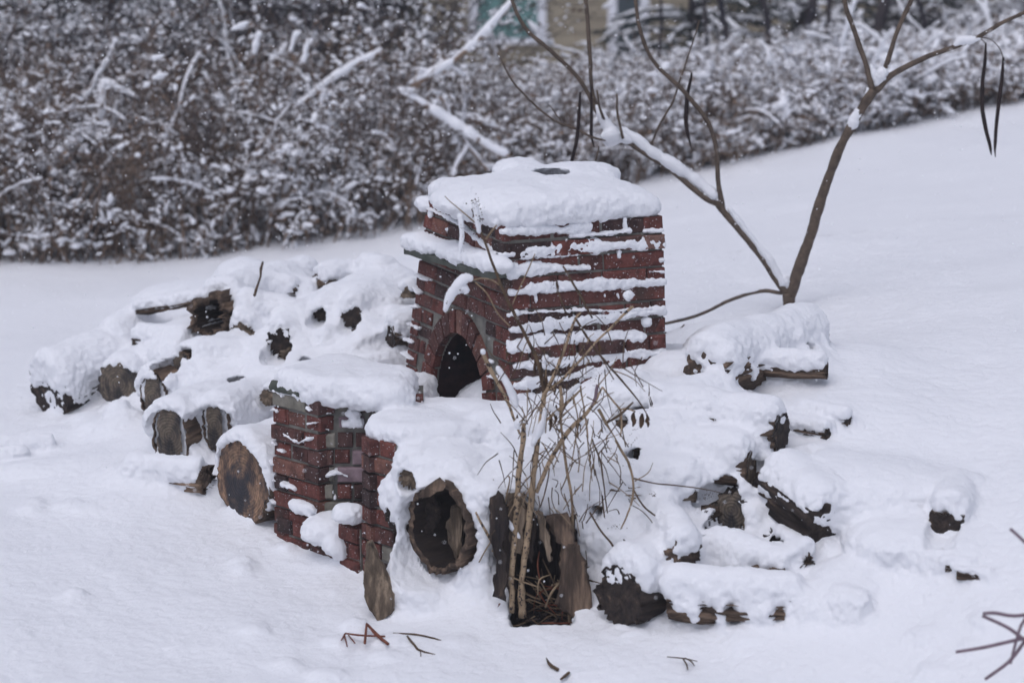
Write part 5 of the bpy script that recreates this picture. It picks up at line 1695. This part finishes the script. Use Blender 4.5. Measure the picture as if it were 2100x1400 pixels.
crumbs('seed_head', [(950, 600, 14, 14), (925, 625, 6, 10), (948, 480, 4, 30), (985, 445, 6, 16), (975, 415, 4, 8)], 'leaf', .0032, 26, plant, seed=3)
crumbs('seed_head', [(1310, 860, 12, 16), (1225, 770, 12, 10), (1200, 1040, 14, 14), (1460, 1012, 10, 4), (1290, 935, 12, 10), (1300, 900, 12, 8), (1250, 1230, 8, 18), (1284, 1345, 6, 5), (1260, 1080, 14, 3), (1240, 640, 8, 8), (1135, 580, 8, 14), (1150, 660, 8, 8), (1340, 1015, 3, 3), (1445, 1020, 5, 5)], 'leaf', .0022, 22, plant, seed=4)
def curl(px, py, w, h, dy=0.0, rr=random.Random(9)):
    mb = MB()
    n = 5
    V = []
    for i in range(n):
        q = i / (n - 1)
        ww = w * math.sin(math.pi * (q * .8 + .1)) * .5
        c = at(px + rr.uniform(-2, 2), py + h * q, SY + dy + .006 * math.sin(q * 5))
        for s in (-1, 0, 1):
            V.append(c + np.array([s * ww * .00185, (abs(s) * .006) * rr.uniform(.3, 1.5), 0]))
    F = []
    for i in range(n - 1):
        for j in range(2):
            a = i * 3 + j
            F.append((a, a + 1, a + 4, a + 3))
    m = len(V)
    V2_ = [v + np.array([0, .0015, 0]) for v in V]
    mb.add(V + V2_, F + [tuple(q + m for q in f[::-1]) for f in F])
    world_child(mb.build('curled_leaf', M['leaf']), plant)


for x, y, w_, h_ in ((1110, 740, 9, 50), (1120, 760, 8, 40), (1098, 735, 7, 36), (1300, 845, 10, 30), (1316, 848, 11, 30), (1328, 850, 8, 26), (1230, 700, 7, 26), (1140, 830, 8, 40), (1128, 850, 7, 34), (1168, 745, 6, 26),
                     (1250, 1175, 9, 26), (1280, 1105, 7, 24), (1060, 850, 6, 26), (1138, 780, 7, 30), (1185, 860, 6, 22), (970, 425, 5, 22), (1040, 715, 5, 22), (1036, 1150, 6, 40), (1142, 575, 6, 26), (1210, 930, 5, 26)):
    curl(x, y, w_, h_)


def snow_bits(pts, w, name='snow_cap'): snow_line(pts, w, SY, plant, name)


snow_bits([(912, 640), (922, 610), (940, 582), (958, 570), (972, 572)], (10, 20, 24, 22, 12)); snow_bits([(935, 600), (948, 590), (960, 600)], (14, 22, 12))
snow_bits([(944, 522), (947, 490), (945, 460), (943, 438)], (5, 10, 11, 12)); snow_bits([(984, 480), (978, 450), (976, 425), (970, 412)], (8, 13, 14, 8))
snow_bits([(1280, 612), (1288, 607), (1296, 612)], (14, 24, 14)); snow_bits([(993, 728), (991, 722), (990, 716)], (7, 12, 6))
snow_bits([(1018, 750), (1032, 772), (1048, 800), (1060, 835)], (10, 15, 18, 10)); snow_bits([(1112, 745), (1118, 735), (1124, 728)], (10, 14, 8))
snow_bits([(1120, 600), (1126, 590), (1120, 575)], (6, 12, 10)); snow_bits([(1140, 665), (1136, 655)], (10, 10)); snow_bits([(1120, 835), (1108, 880), (1090, 915)], (12, 20, 14))
snow_bits([(1064, 880), (1062, 866), (1078, 858)], (8, 18, 12)); snow_bits([(1040, 1066), (1052, 1082), (1066, 1104)], (8, 12, 8)); snow_bits([(1110, 840), (1130, 836), (1146, 850)], (8, 16, 10))
snow_bits([(1230, 855), (1244, 880), (1262, 905)], (5, 9, 4)); snow_bits([(1255, 1120), (1275, 1180), (1290, 1205)], (3, 6, 8)); snow_bits([(1160, 820), (1176, 800), (1190, 786)], (6, 14, 6))
snow_bits([(1095, 945), (1096, 900), (1104, 860)], (3, 5, 3)); snow_bits([(1240, 755), (1250, 748), (1262, 738)], (4, 8, 4)); snow_bits([(1186, 1195), (1215, 1194), (1245, 1200)], (3, 6, 4))

# ------------------------------------------------------------------ twigs lying in the snow
def ground_twig(label, name, segs, lift=.02, mat='twig', cat='twig', snow=None):
    x0, y0 = segs[0][0][0]
    P0 = rest(x0, y0, lift)
    e_ = empty(name, tuple(P0)); tag(e_, label, cat)
    for pts, w in segs:
        mb = MB()
        P = smooth_path([rest(x, y, lift) for x, y in pts], 4)
        mb.tube(P, [q / 2 * (P0[1] + 10) / FPX for q in w], 6, wob=.12)
        world_child(mb.build('stem', M[mat]), e_)
    return e_


ground_twig('long dark forked twig lying on the snow at the lower left of the pile', 'fallen_twig', [([(806, 1298), (850, 1300), (890, 1308), (935, 1324)], (4, 5, 4, 2)), ([(835, 1304), (850, 1322), (862, 1333), (905, 1345)], (5, 5, 5, 3)), ([(862, 1333), (863, 1345)], (3, 2))], .024)
ground_twig('bent red-brown stem sticking out of the snow left of the forked twig', 'fallen_twig', [([(748, 1318), (752, 1278)], (6, 5)), ([(752, 1278), (772, 1300), (796, 1320)], (5, 8, 7)), ([(708, 1298), (740, 1302), (790, 1304)], (4, 5, 4)), ([(706, 1300), (712, 1325)], (4, 3)), ([(700, 1312), (708, 1298)], (3, 4)), ([(715, 1302), (728, 1318)], (3, 3))], .03, 'redtwig')
ground_twig('small curled black twig at the bottom edge of the picture', 'fallen_twig', [([(1120, 1348), (1128, 1362), (1144, 1372)], (2, 8, 8)), ([(1150, 1392), (1160, 1384), (1167, 1378)], (5, 8, 6))], .024, 'twig')
ground_twig('small sprig with fan of side shoots at the lower right', 'fallen_twig', [([(1368, 1346), (1400, 1349), (1430, 1355)], (2, 4, 2)), ([(1400, 1349), (1408, 1362), (1410, 1372)], (3, 4, 3)), ([(1405, 1348), (1418, 1356), (1424, 1364)], (3, 3, 2))], .024, 'twig')
ground_twig('tiny dark scrap of stem left of the tall stalks', 'fallen_twig', [([(1018, 1248), (1024, 1240), (1028, 1233)], (7, 6, 2)), ([(1015, 1244), (1022, 1250)], (4, 4))], .012, 'redtwig')
ground_twig('thin dark upright branch sticking out of the left pile near its top', 'fallen_twig', [([(522, 606), (527, 588), (534, 568), (535, 552), (539, 538)], (6, 5, 4, 6, 5))], .26, 'twig', 'branch')

bt = empty('bare_shrub_tip', tuple(at(2110, 1310, -2.55))); tag(bt, 'out-of-focus mauve twig tip reaching in at the lower right corner', 'branch')
for pts, w in (([(2130, 1303), (2090, 1310), (2020, 1326), (1960, 1336)], (9, 8, 8, 7)), ([(2130, 1255), (2080, 1262), (2040, 1256), (2016, 1257)], (8, 8, 8, 7)), ([(2110, 1320), (2070, 1288), (2015, 1262)], (9, 8, 7)),
               ([(2100, 1316), (2070, 1355), (2020, 1392)], (8, 8, 7)), ([(2130, 1240), (2095, 1280), (2072, 1360)], (8, 7, 6)), ([(2130, 1145), (2100, 1110), (2072, 1084)], (8, 7, 7))):
    mb = MB(); mb.tube(px_path(pts, -2.55, sub=4), [q / 2 * 7.45 / FPX for q in w], 7)
    world_child(mb.build('stem', M['mauve']), bt)
#PART5
# ------------------------------------------------------------------ thicket behind
FX = [-4.6, -3.1, -.6, 1.1, 3.5, 5.2]; FYv = [4.9, 5.0, 5.5, 6.1, 7.0, 7.6]
foot = lambda x: float(np.interp(x, FX, FYv))


def prism_tubes(segs_p0, segs_p1, r0, r1, n=4):
    """many thin tapered sticks at once -> vertices, quads"""
    P0, P1 = np.asarray(segs_p0), np.asarray(segs_p1)
    D = P1 - P0; D /= np.linalg.norm(D, axis=1)[:, None] + 1e-9
    A = np.cross(D, np.array([.31, .55, .77])); A /= np.linalg.norm(A, axis=1)[:, None] + 1e-9
    B = np.cross(D, A)
    m = len(P0)
    th = np.arange(n) * 2 * math.pi / n
    c = np.cos(th)[None, :, None] * A[:, None, :] + np.sin(th)[None, :, None] * B[:, None, :]
    V = np.concatenate([P0[:, None, :] + c * np.asarray(r0)[:, None, None], P1[:, None, :] + c * np.asarray(r1)[:, None, None]], 1)
    base = (np.arange(m) * 2 * n)[:, None]
    Q = []
    for j in range(n):
        k = (j + 1) % n
        Q.append(np.concatenate([base + j, base + k, base + n + k, base + n + j], 1))
    return V.reshape(-1, 3), np.concatenate(Q)


def blobs_mesh(C, R, D):
    """snow lumps: six-sided lens shapes stretched along D"""
    m = len(C)
    D = D / (np.linalg.norm(D, axis=1)[:, None] + 1e-9)
    A = np.cross(D, np.array([0, 0, 1.0]) + 1e-3); A /= np.linalg.norm(A, axis=1)[:, None] + 1e-9
    B = np.cross(A, D)
    th = np.arange(6) * math.pi / 3
    prof_ = [(-1.0, .25), (-.55, .85), (.2, 1.0), (.85, .55), (1.05, .12)]
    V = []
    for z, q in prof_:
        w_ = q * rng.uniform(.75, 1.2, (m, 6))
        V.append(C[:, None, :] + D[:, None, :] * (z * R[:, None, 1:2]) + (np.cos(th)[None, :, None] * A[:, None, :] + np.sin(th)[None, :, None] * B[:, None, :] * .8) * (w_ * R[:, 0:1])[..., None])
    V = np.concatenate(V, 1)
    nv = len(prof_) * 6
    base = (np.arange(m) * nv)[:, None]
    Q = []
    for i in range(len(prof_) - 1):
        for j in range(6):
            k = (j + 1) % 6
            Q.append(np.concatenate([base + i * 6 + j, base + i * 6 + k, base + i * 6 + 6 + k, base + i * 6 + 6 + j], 1))
    return V.reshape(-1, 3), np.concatenate(Q)


def grow(bases, heights, spread, nside, seed, droop=.5, r0=.006):
    """arching stems with side shoots; returns stick segments"""
    rg = np.random.default_rng(seed)
    S0, S1, R0, R1, T = [], [], [], [], []
    for b, h in zip(bases, heights):
        az = rg.uniform(0, 2 * math.pi); el = rg.uniform(.9, 1.5)
        d = np.array([math.cos(az) * math.cos(el), math.sin(az) * math.cos(el) * .6, math.sin(el)])
        p = np.array(b, float); n = 9
        st = h / n
        bend = np.array([math.cos(az), math.sin(az) * .5, -.5]) * rg.uniform(.02, .22) * droop
        for i in range(n):
            q = p + d * st
            rr = r0 * (1 - .75 * i / n) * rg.uniform(.8, 1.2)
            S0.append(p); S1.append(q); R0.append(rr); R1.append(rr * .85); T.append(0)
            if i > 1:
                for s in range(rg.poisson(nside)):
                    a2 = rg.uniform(0, 2 * math.pi)
                    e = d * .5 + np.array([math.cos(a2), math.sin(a2) * .7, rg.uniform(-.3, .6)])
                    e /= np.linalg.norm(e)
                    pp = q.copy(); L = rg.uniform(.06, .2) * spread
                    for w_ in range(3):
                        qq = pp + e * L * .5
                        S0.append(pp); S1.append(qq); R0.append(r0 * .35); R1.append(r0 * .25); T.append(1)
                        pp = qq; e = e + np.array([rg.normal(0, .25), rg.normal(0, .2), -.28 + rg.normal(0, .2)]); e /= np.linalg.norm(e)
            p = q; d = d + bend + rg.normal(0, .07, 3); d /= np.linalg.norm(d)
    return np.array(S0), np.array(S1), np.array(R0), np.array(R1), np.array(T)


def quad_obj(name, V, Q, mat, smooth=True):
    me = make_mesh(name, V, Q, None, M[mat])
    if not smooth: me.polygons.foreach_set('use_smooth', np.zeros(len(Q), bool))
    o = bpy.data.objects.new(name, me); COL.objects.link(o)
    return o


def brush(label, xr, yr, count, hfun, nside, seed, snowp, leafp, mats, snow_r=(.007, .017), spread=1.0, droop=.5, r0=.006, group=None, name='thicket'):
    rg = np.random.default_rng(seed)
    xs_ = rg.uniform(xr[0], xr[1], count)
    ys_ = np.array([foot(x) for x in xs_]) + yr[0] + (yr[1] - yr[0]) * rg.random(count) ** 1.3
    zs_ = H(xs_, ys_) - .03
    hs = np.array([hfun(x, y, rg) for x, y in zip(xs_, ys_)])
    S0, S1, R0, R1, T = grow(np.c_[xs_, ys_, zs_], hs, spread, nside, seed + 1, droop, r0)
    V, Qd = prism_tubes(S0, S1, R0, R1)
    root = quad_obj(name, V, Qd, mats[0])
    tag(root, label, 'shrubs', group, 'stuff')
    # snow along the sticks, on their upper side
    D = S1 - S0; L = np.linalg.norm(D, axis=1)
    flat = 1 - np.abs(D[:, 2]) / (L + 1e-9) * .75
    mid = (S0 + S1) / 2
    clump = np.clip(vnoise(mid, 5.0, seed) * 1.5 + .60, 0, 1.15) * np.where((mid[:, 0] < -1.2) & (mid[:, 2] > .75), .6, 1.0)
    pick = rg.random(len(S0)) < snowp * flat * 2.0 * clump
    C = (S0[pick] + S1[pick]) / 2 + rg.normal(0, .006, (pick.sum(), 3))
    rad = rg.uniform(snow_r[0], snow_r[1], pick.sum()) * rg.choice([.7, 1, 1.7], pick.sum(), p=[.55, .35, .10])
    C[:, 2] += rad * .55
    LL = rad * rg.uniform(.9, 2.2, pick.sum())
    Vs, Qs = blobs_mesh(C, np.c_[rad, LL], D[pick])
    so_ = quad_obj('snow_load', Vs, Qs, 'snowbg'); so_.parent = root; so_['kind'] = 'stuff'
    lp = (rg.random(len(S0)) < leafp) & (T == 1)
    C = S1[lp]; nl = len(C)
    if nl:
        dr = rg.normal(0, 1, (nl, 3)); dr[:, 2] -= 1.0; dr /= np.linalg.norm(dr, axis=1)[:, None]
        sd_ = np.cross(dr, rg.normal(0, 1, (nl, 3))); sd_ /= np.linalg.norm(sd_, axis=1)[:, None] + 1e-9
        ll = rg.uniform(.015, .045, nl)[:, None]; ww = ll * .3
        nn = np.cross(dr, sd_)
        Vl = np.stack([C, C + dr * ll * .5 + sd_ * ww, C + dr * ll + nn * ll * .3, C + dr * ll * .5 - sd_ * ww], 1).reshape(-1, 3)
        Ql = np.arange(nl * 4).reshape(-1, 4)
        lo_ = quad_obj('dead_leaves', Vl, Ql, mats[1], False); lo_.parent = root; lo_['kind'] = 'stuff'
    return root


def topx(x, y):          # wished height of the brush by place, from its outline in view
    px = 1050 + FPX * x / (y + 10) * .98
    ytop = np.interp(px, [-200, 700, 860, 930, 1060, 1290, 1400, 1700, 2100, 2400], [-60, -60, 10, 75, 95, 85, 70, 60, 90, 60])
    return ytop


def h_main(x, y, rg):
    yt = topx(x, y)
    zt = at(1050, yt, y)[2]
    return max(.35, (zt - float(H(x, y))) * rg.uniform(.40, .97))


brush('snow-laden thicket of thin brown stems filling the middle and left behind the yard', (-4.6, 1.4), (0, 2.2), 1350, h_main, 1.35, 100, .80, .35, ('bgtwig', 'bgleaf'))
brush('low snow-laden brush with dead leaves along the crest at the right', (1.2, 5.4), (0, 2.2), 900, h_main, 1.5, 200, .80, .45, ('bgtwig', 'bgleaf'), snow_r=(.010, .024))
brush('fine upright dry stems, tan and brown, dusted with snow all along the thicket', (-4.6, 5.2), (-.1, 1.2), 1000, h_main, .45, 250, .85, .0, ('bgleaf', 'bgleaf'), droop=.06, r0=.0052, snow_r=(.005, .011))
brush('dark inner stems of the thicket at the left', (-4.6, -.4), (1.2, 3.6), 900, lambda x, y, rg: rg.uniform(1.0, 2.4), 1.0, 300, .30, .4, ('bgdark', 'leaf'))
brush('low skirt of frosted weeds at the foot of the thicket', (-4.6, 5.2), (-.12, .5), 800, lambda x, y, rg: rg.uniform(.15, .55), .9, 400, .55, .6, ('bgtwig', 'bgleaf'), spread=.6, r0=.004)
brush('dark far brush beyond the crest', (.6, 6.5), (2.4, 4.6), 420, lambda x, y, rg: rg.uniform(.3, .8), 1.2, 500, .40, .3, ('bgdark', 'leaf'), snow_r=(.012, .026))

def canes(label, xr, yr, count, seed, lr, rr_):
    rg = np.random.default_rng(seed)
    a_, b_ = MB(), MB()
    for i in range(count):
        x = rg.uniform(*xr); y = foot(x) + rg.uniform(*yr)
        top = h_main(x, y, rg) * .9
        p = np.array([x, y, float(H(x, y)) + rg.uniform(0, 1) * top * .7])
        az = rg.uniform(0, 2 * math.pi); el = rg.uniform(.3, 1.3)
        d = np.array([math.cos(az) * math.cos(el), math.sin(az) * math.cos(el) * .4, math.sin(el)])
        L = rg.uniform(*lr); n = 8; P = [p]
        for k in range(n):
            d = d + np.array([rg.normal(0, .10), rg.normal(0, .05), -rg.uniform(.05, .24)]); d /= np.linalg.norm(d)
            P.append(P[-1] + d * L / n)
        P = smooth_path(P, 3)
        a_.tube(P, [.006, .003], 5)
        k0 = rg.integers(0, 8); Q_ = P[k0:]
        R_ = rg.uniform(*rr_) * (1 + .45 * vnoise(Q_, 20, seed)); R_[0] *= .4; R_[-1] *= .5
        b_.tube(Q_ + [0, 0, .008] + np.stack([vnoise(Q_, 22, 1), vnoise(Q_, 22, 2) * 0, vnoise(Q_, 22, 3)], -1) * .008, R_.tolist(), 6, wob=.15)
    root = a_.build('thicket', M['bgtwig']); tag(root, label, 'shrubs', None, 'stuff')
    o = b_.build('snow_load', M['snowbg']); o.parent = root; o['kind'] = 'stuff'


canes('long arching canes of the thicket at the left, each carrying a line of snow', (-4.4, 1.2), (-.05, 1.2), 190, 901, (.25, .8), (.006, .015))
canes('long arching canes along the crest at the right, bent down by snow', (1.1, 5.2), (-.05, 1.4), 170, 902, (.25, .8), (.008, .018))
# separate snowy branches and trunks that stand out of the thicket
def bg_branch(label, name, pts, Y, w, sw, mat='bgtwig', off=5, cat='branch', group=None):
    root = empty(name, tuple(at(pts[0][0], pts[0][1], Y))); tag(root, label, cat, group)
    mb = MB(); P = px_path(pts, Y, sub=4)
    mb.tube(P, [q / 2 * (Y + 10) / FPX for q in w], 7, wob=.12)
    world_child(mb.build('stem', M[mat]), root)
    if sw:
        snow_line([(p[0], p[1] - off) + tuple(p[2:]) for p in pts], sw, Y, root, seg=7, mat='snowbg')


bg_branch('long straight snow-covered branch leaning up to the right towards the house window', 'leaning_branch', [(840, 180), (930, 125), (1000, 62), (1045, 15), (1060, -20)], 5.4, (9, 10, 9, 8, 7), (14, 20, 20, 14, 12))
bg_branch('snowy branch running down right from the leaning branch', 'fallen_branch', [(815, 185), (870, 215), (925, 250), (985, 290), (1045, 320)], 5.3, (9, 10, 12, 12, 10), (18, 22, 26, 26, 20))
bg_branch('shorter snowy branch crossing the thicket at its centre left', 'leaning_branch', [(605, 225), (650, 190), (700, 150), (745, 125), (785, 105)], 5.4, (7, 8, 8, 7, 6), (12, 16, 22, 18, 12))
bg_branch('forked snow-covered sapling arching at the left', 'bent_sapling', [(100, 330), (170, 280), (205, 240), (212, 175), (245, 190), (285, 205)], 5.2, (6, 7, 8, 7, 6, 5), (18, 22, 20, 22, 18, 12), mat='bgdark')
bg_branch('curved snow-topped shoot near the top left', 'bent_sapling', [(175, 205), (200, 160), (222, 120), (240, 85)], 5.3, (5, 5, 5, 4), (10, 14, 12, 10), mat='bgdark')
for i, (pts, lb) in enumerate((([(520, 120), (527, 95), (534, 70)], 'snow-tipped shoot, left one of three in the upper thicket'), ([(595, 110), (600, 85), (615, 65)], 'snow-tipped shoot, middle one of three in the upper thicket'), ([(620, 135), (625, 105), (642, 85)], 'snow-tipped shoot, right one of three in the upper thicket'))):
    bg_branch(lb, 'snowy_shoot', pts, 5.35, (5, 5, 4), (10, 14, 16))
bg_branch('brown bent stem near the foot of the thicket at left', 'bent_stalk', [(148, 500), (150, 440), (165, 400), (180, 370)], 5.0, (9, 8, 7, 5), None)
bg_branch('brown leaning stem right of the bent one at left', 'bent_stalk', [(175, 490), (195, 440), (208, 380), (206, 330)], 5.0, (8, 7, 6, 4), None)
bg_branch('pale tan stalk slanting in the thicket left of the oven top', 'bent_stalk', [(1000, 350), (960, 300), (930, 250), (905, 200)], 5.35, (7, 7, 6, 4), (5, 6, 6, 3), mat='bgleaf')
bg_branch('snowy stick slanting left of the oven top', 'fallen_branch', [(925, 365), (945, 330), (960, 300)], 5.35, (5, 5, 5), (12, 14, 9))
bg_branch('second snow-covered rod below the first fallen one', 'fallen_branch', [(930, 235), (965, 245), (1010, 262), (1040, 275)], 5.5, (6, 6, 6, 5), (12, 14, 14, 10))
bg_branch('low arched snowy branch on the crest right of the tree', 'fallen_branch', [(1500, 245), (1560, 240), (1640, 262), (1700, 275)], 7.0, (6, 7, 7, 6), (12, 16, 16, 10))
TR = [(1510, 260, 1475, -20, 13, 8.9), (1572, 60, 1560, -20, 14, 9.2), (1655, 60, 1668, -20, 20, 9.5), (1795, 75, 1815, -20, 24, 9.6), (1447, 160, 1442, -20, 8, 8.0), (1350, 95, 1355, -20, 7, 8.4), (1690, 190, 1700, -20, 12, 9.0), (1905, 120, 1880, -20, 10, 9.2)]
for i, (x0, y0, x1, y1, w_, Y) in enumerate(TR):
    lb = ['slim dark trunk left of the young tree crown, leaning left', 'dark trunk cut by the top edge above the crest', 'thicker dark trunk beside the crest', 'thickest dark leaning trunk near the young tree fork', 'thin upright sapling in front of the evergreen', 'thinnest upright sapling right of the house corner', 'dark crooked trunk just left of the fork', 'slender dark trunk leaning left, right of the fork'][i]
    bg_branch(lb, 'tree_trunk', [(x0, y0 + 60), (x0 + 3, y0), ((x0 + x1) / 2 + 4, (y0 + y1) / 2), (x1, y1), (x1 + 5, y1 - 80)], Y, (w_ * 1.1, w_, w_, w_ * .9, w_ * .8), None, 'bgdark', cat='tree')

# ------------------------------------------------------------------ evergreens and the house
def evergreen(label, px, Y, h, rad, seed, snow=.5):
    rg = np.random.default_rng(seed)
    P = at(px, 200, Y); P[2] = float(H(P[0], Y)) - .05
    root = empty('evergreen_tree', tuple(P)); tag(root, label, 'tree')
    mb = MB(); mb.tube([P, P + [0.02, 0, h * .5], P + [0, 0, h]], [.07, .05, .01], 8, wob=.1)
    world_child(mb.build('trunk', M['bgdark']), root)
    S0, S1, R0, R1 = [], [], [], []
    C, RR, DD = [], [], []
    for i in range(int(h * 42)):
        z = rg.uniform(.03, .98) * h
        az = rg.uniform(0, 2 * math.pi)
        L = rad * (1 - z / h * .85) * rg.uniform(.7, 1.1)
        p = P + [0, 0, z]; d = np.array([math.cos(az), math.sin(az), .15])
        for s in range(7):
            q = p + d * L / 7
            S0.append(p); S1.append(q); R0.append(.010 - s * .001); R1.append(.009 - s * .001)
            for t in range(6):
                e = d + rg.normal(0, .6, 3); e[2] -= .25; e /= np.linalg.norm(e)
                S0.append(p + (q - p) * rg.random()); S1.append(S0[-1] + e * rg.uniform(.05, .13)); R0.append(.008); R1.append(.003)
            if rg.random() < snow:
                C.append((p + q) / 2 + [0, 0, .014]); RR.append([rg.uniform(.012, .028), L / 9]); DD.append(d.copy())
            p = q; d[2] -= .09
    V, Qd = prism_tubes(S0, S1, R0, R1)
    o = quad_obj('crown', V, Qd, 'needle'); world_child(o, root); o['kind'] = 'stuff'
    V, Qd = blobs_mesh(np.array(C), np.array(RR), np.array(DD)); o = quad_obj('snow_load', V, Qd, 'snowbg'); world_child(o, root); o['kind'] = 'stuff'


for px, Y, h, rad, sn, lb in ((-60, 9.2, 3.2, 1.0, .3, 'dark evergreen at the far left behind the thicket'), (230, 9.6, 3.4, 1.1, .25, 'dark evergreen in the upper left behind the thicket, second from the edge'),
                              (500, 9.0, 3.3, 1.0, .22, 'dark evergreen left of the darkest patch at the top'), (745, 9.4, 3.4, .95, .12, 'nearly snow-free dark evergreen left of the house'),
                              (1420, 10.0, 3.2, 1.0, .62, 'snowy spruce just right of the house corner'), (1640, 11.0, 3.4, 1.2, .5, 'blue-grey spruce behind the dark trunks'), (1850, 10.5, 3.0, .9, .35, 'spruce behind the young tree fork'), (2230, 9.5, 3.2, .9, .4, 'spruce at the right picture edge')):
    evergreen(lb, px, Y, h, rad, int(px + 999), sn)

HY = 15.0
hx0, hx1 = at(640, 0, HY)[0], at(2700, 0, HY)[0]
hz0 = float(H(0, 9)) - 1.0
house = empty('house', (float(hx0), HY, hz0)); tag(house, 'tan sided house wall with a white framed window behind the thicket', 'house')


def boxm(lo, hi):
    mb = MB(); x0, y0, z0 = lo; x1, y1, z1 = hi
    mb.add([(x0, y0, z0), (x1, y0, z0), (x1, y1, z0), (x0, y1, z0), (x0, y0, z1), (x1, y0, z1), (x1, y1, z1), (x0, y1, z1)],
           [(0, 3, 2, 1), (4, 5, 6, 7), (0, 1, 5, 4), (1, 2, 6, 5), (2, 3, 7, 6), (3, 0, 4, 7)])
    return mb


mb = MB()
z = hz0
while z < 5.0:       # lap siding boards
    mb.add([(hx0, HY + .0, z), (hx1, HY + .0, z), (hx1, HY + .016, z + .15), (hx0, HY + .016, z + .15), (hx0, HY + .14, z), (hx1, HY + .14, z), (hx1, HY + .14, z + .15), (hx0, HY + .14, z + .15)],
           [(0, 1, 2, 3), (4, 7, 6, 5), (0, 4, 5, 1), (2, 6, 7, 3), (0, 3, 7, 4), (1, 5, 6, 2)]); z += .152
world_child(mb.build('wall', M['siding'], smooth=False), house)
mb = boxm((hx0 - .02, HY - .02, hz0), (hx0 + .10, HY + .16, 5.0)); world_child(mb.build('corner_board', M['trim'], smooth=False), house)
mb = MB()
rz = 5.0
mb.add([(hx0 - .4, HY - .5, rz), (hx1 + .4, HY - .5, rz), (hx1 + .4, HY + 4, rz + 2.2), (hx0 - .4, HY + 4, rz + 2.2), (hx0 - .4, HY - .5, rz + .14), (hx1 + .4, HY - .5, rz + .14), (hx1 + .4, HY + 4, rz + 2.34), (hx0 - .4, HY + 4, rz + 2.34)],
       [(0, 3, 2, 1), (4, 5, 6, 7), (0, 1, 5, 4), (1, 2, 6, 5), (2, 3, 7, 6), (3, 0, 4, 7)])
world_child(mb.build('roof', M['snowbg'], smooth=False), house)
for (xa, xb, yb) in ((962, 1120, 78), (1246, 1300, 110)):
    a, b = at(xa, yb, HY), at(xb, yb, HY)
    if xa > 1200: b = a + [.42, 0, 0]
    z0, z1 = a[2], a[2] + 1.5
    fr = MB(); t = .09
    for lo, hi in (((a[0], HY - .05, z0), (a[0] + t, HY + .02, z1)), ((b[0] - t, HY - .05, z0), (b[0], HY + .02, z1)), ((a[0] + t, HY - .05, z1 - t), (b[0] - t, HY + .02, z1)), ((a[0] - .03, HY - .07, z0 - .06), (b[0] + .03, HY + .02, z0)),
                   ((a[0] + t, HY - .035, (z0 + z1) / 2), (b[0] - t, HY + .0, (z0 + z1) / 2 + .05))):
        q = boxm(lo, hi); fr.add(q.v[0], q.f)
    f_ = fr.build('window', M['trim'], smooth=False); world_child(f_, house)
    pn = boxm((a[0] + t, HY - .03, z0), (b[0] - t, HY - .012, z1 - t)).build('pane', M['glass' if xa < 1200 else 'darkglass'], smooth=False)
    pn.parent = f_

# ------------------------------------------------------------------ falling snow
rg = np.random.default_rng(77)
nf = 4500
C = []
for i in range(nf):
    px, py = rg.uniform(-50, 2150), rg.uniform(-50, 1420)
    Y = rg.uniform(-3.0, 6.0)
    p = at(px, py, Y)
    if p[2] > float(H0(p[0], p[1])) + .04: C.append(p)
C = np.array(C)
R = rg.uniform(.0018, .0040, len(C))
Vf, Qf = blobs_mesh(C, np.c_[R, R * .8], np.tile([[.2, .1, 1.0]], (len(C), 1)) + rg.normal(0, .4, (len(C), 3)))
fl = quad_obj('falling_snow', Vf, Qf, 'snowbg'); tag(fl, 'light falling snowflakes in the air over the pile', 'snowflakes', None, 'stuff')

# ------------------------------------------------------------------ the thin veil of falling snow
mb = boxm((-95, -32, -3.0), (95, 145, 9.0))
hm = bpy.data.materials.new('haze'); hm.use_nodes = True
hn = hm.node_tree.nodes; hn.clear()
ho = hn.new('ShaderNodeOutputMaterial'); hv = hn.new('ShaderNodeVolumePrincipled')
hv.inputs['Color'].default_value = (.93, .94, 1.0, 1); hv.inputs['Density'].default_value = .0030; hv.inputs['Anisotropy'].default_value = 0.0
hm.node_tree.links.new(hv.outputs[0], ho.inputs['Volume'])
hz = mb.build('haze', hm, smooth=False); tag(hz, 'thin veil of snowfall in the air', None, None, 'stuff')
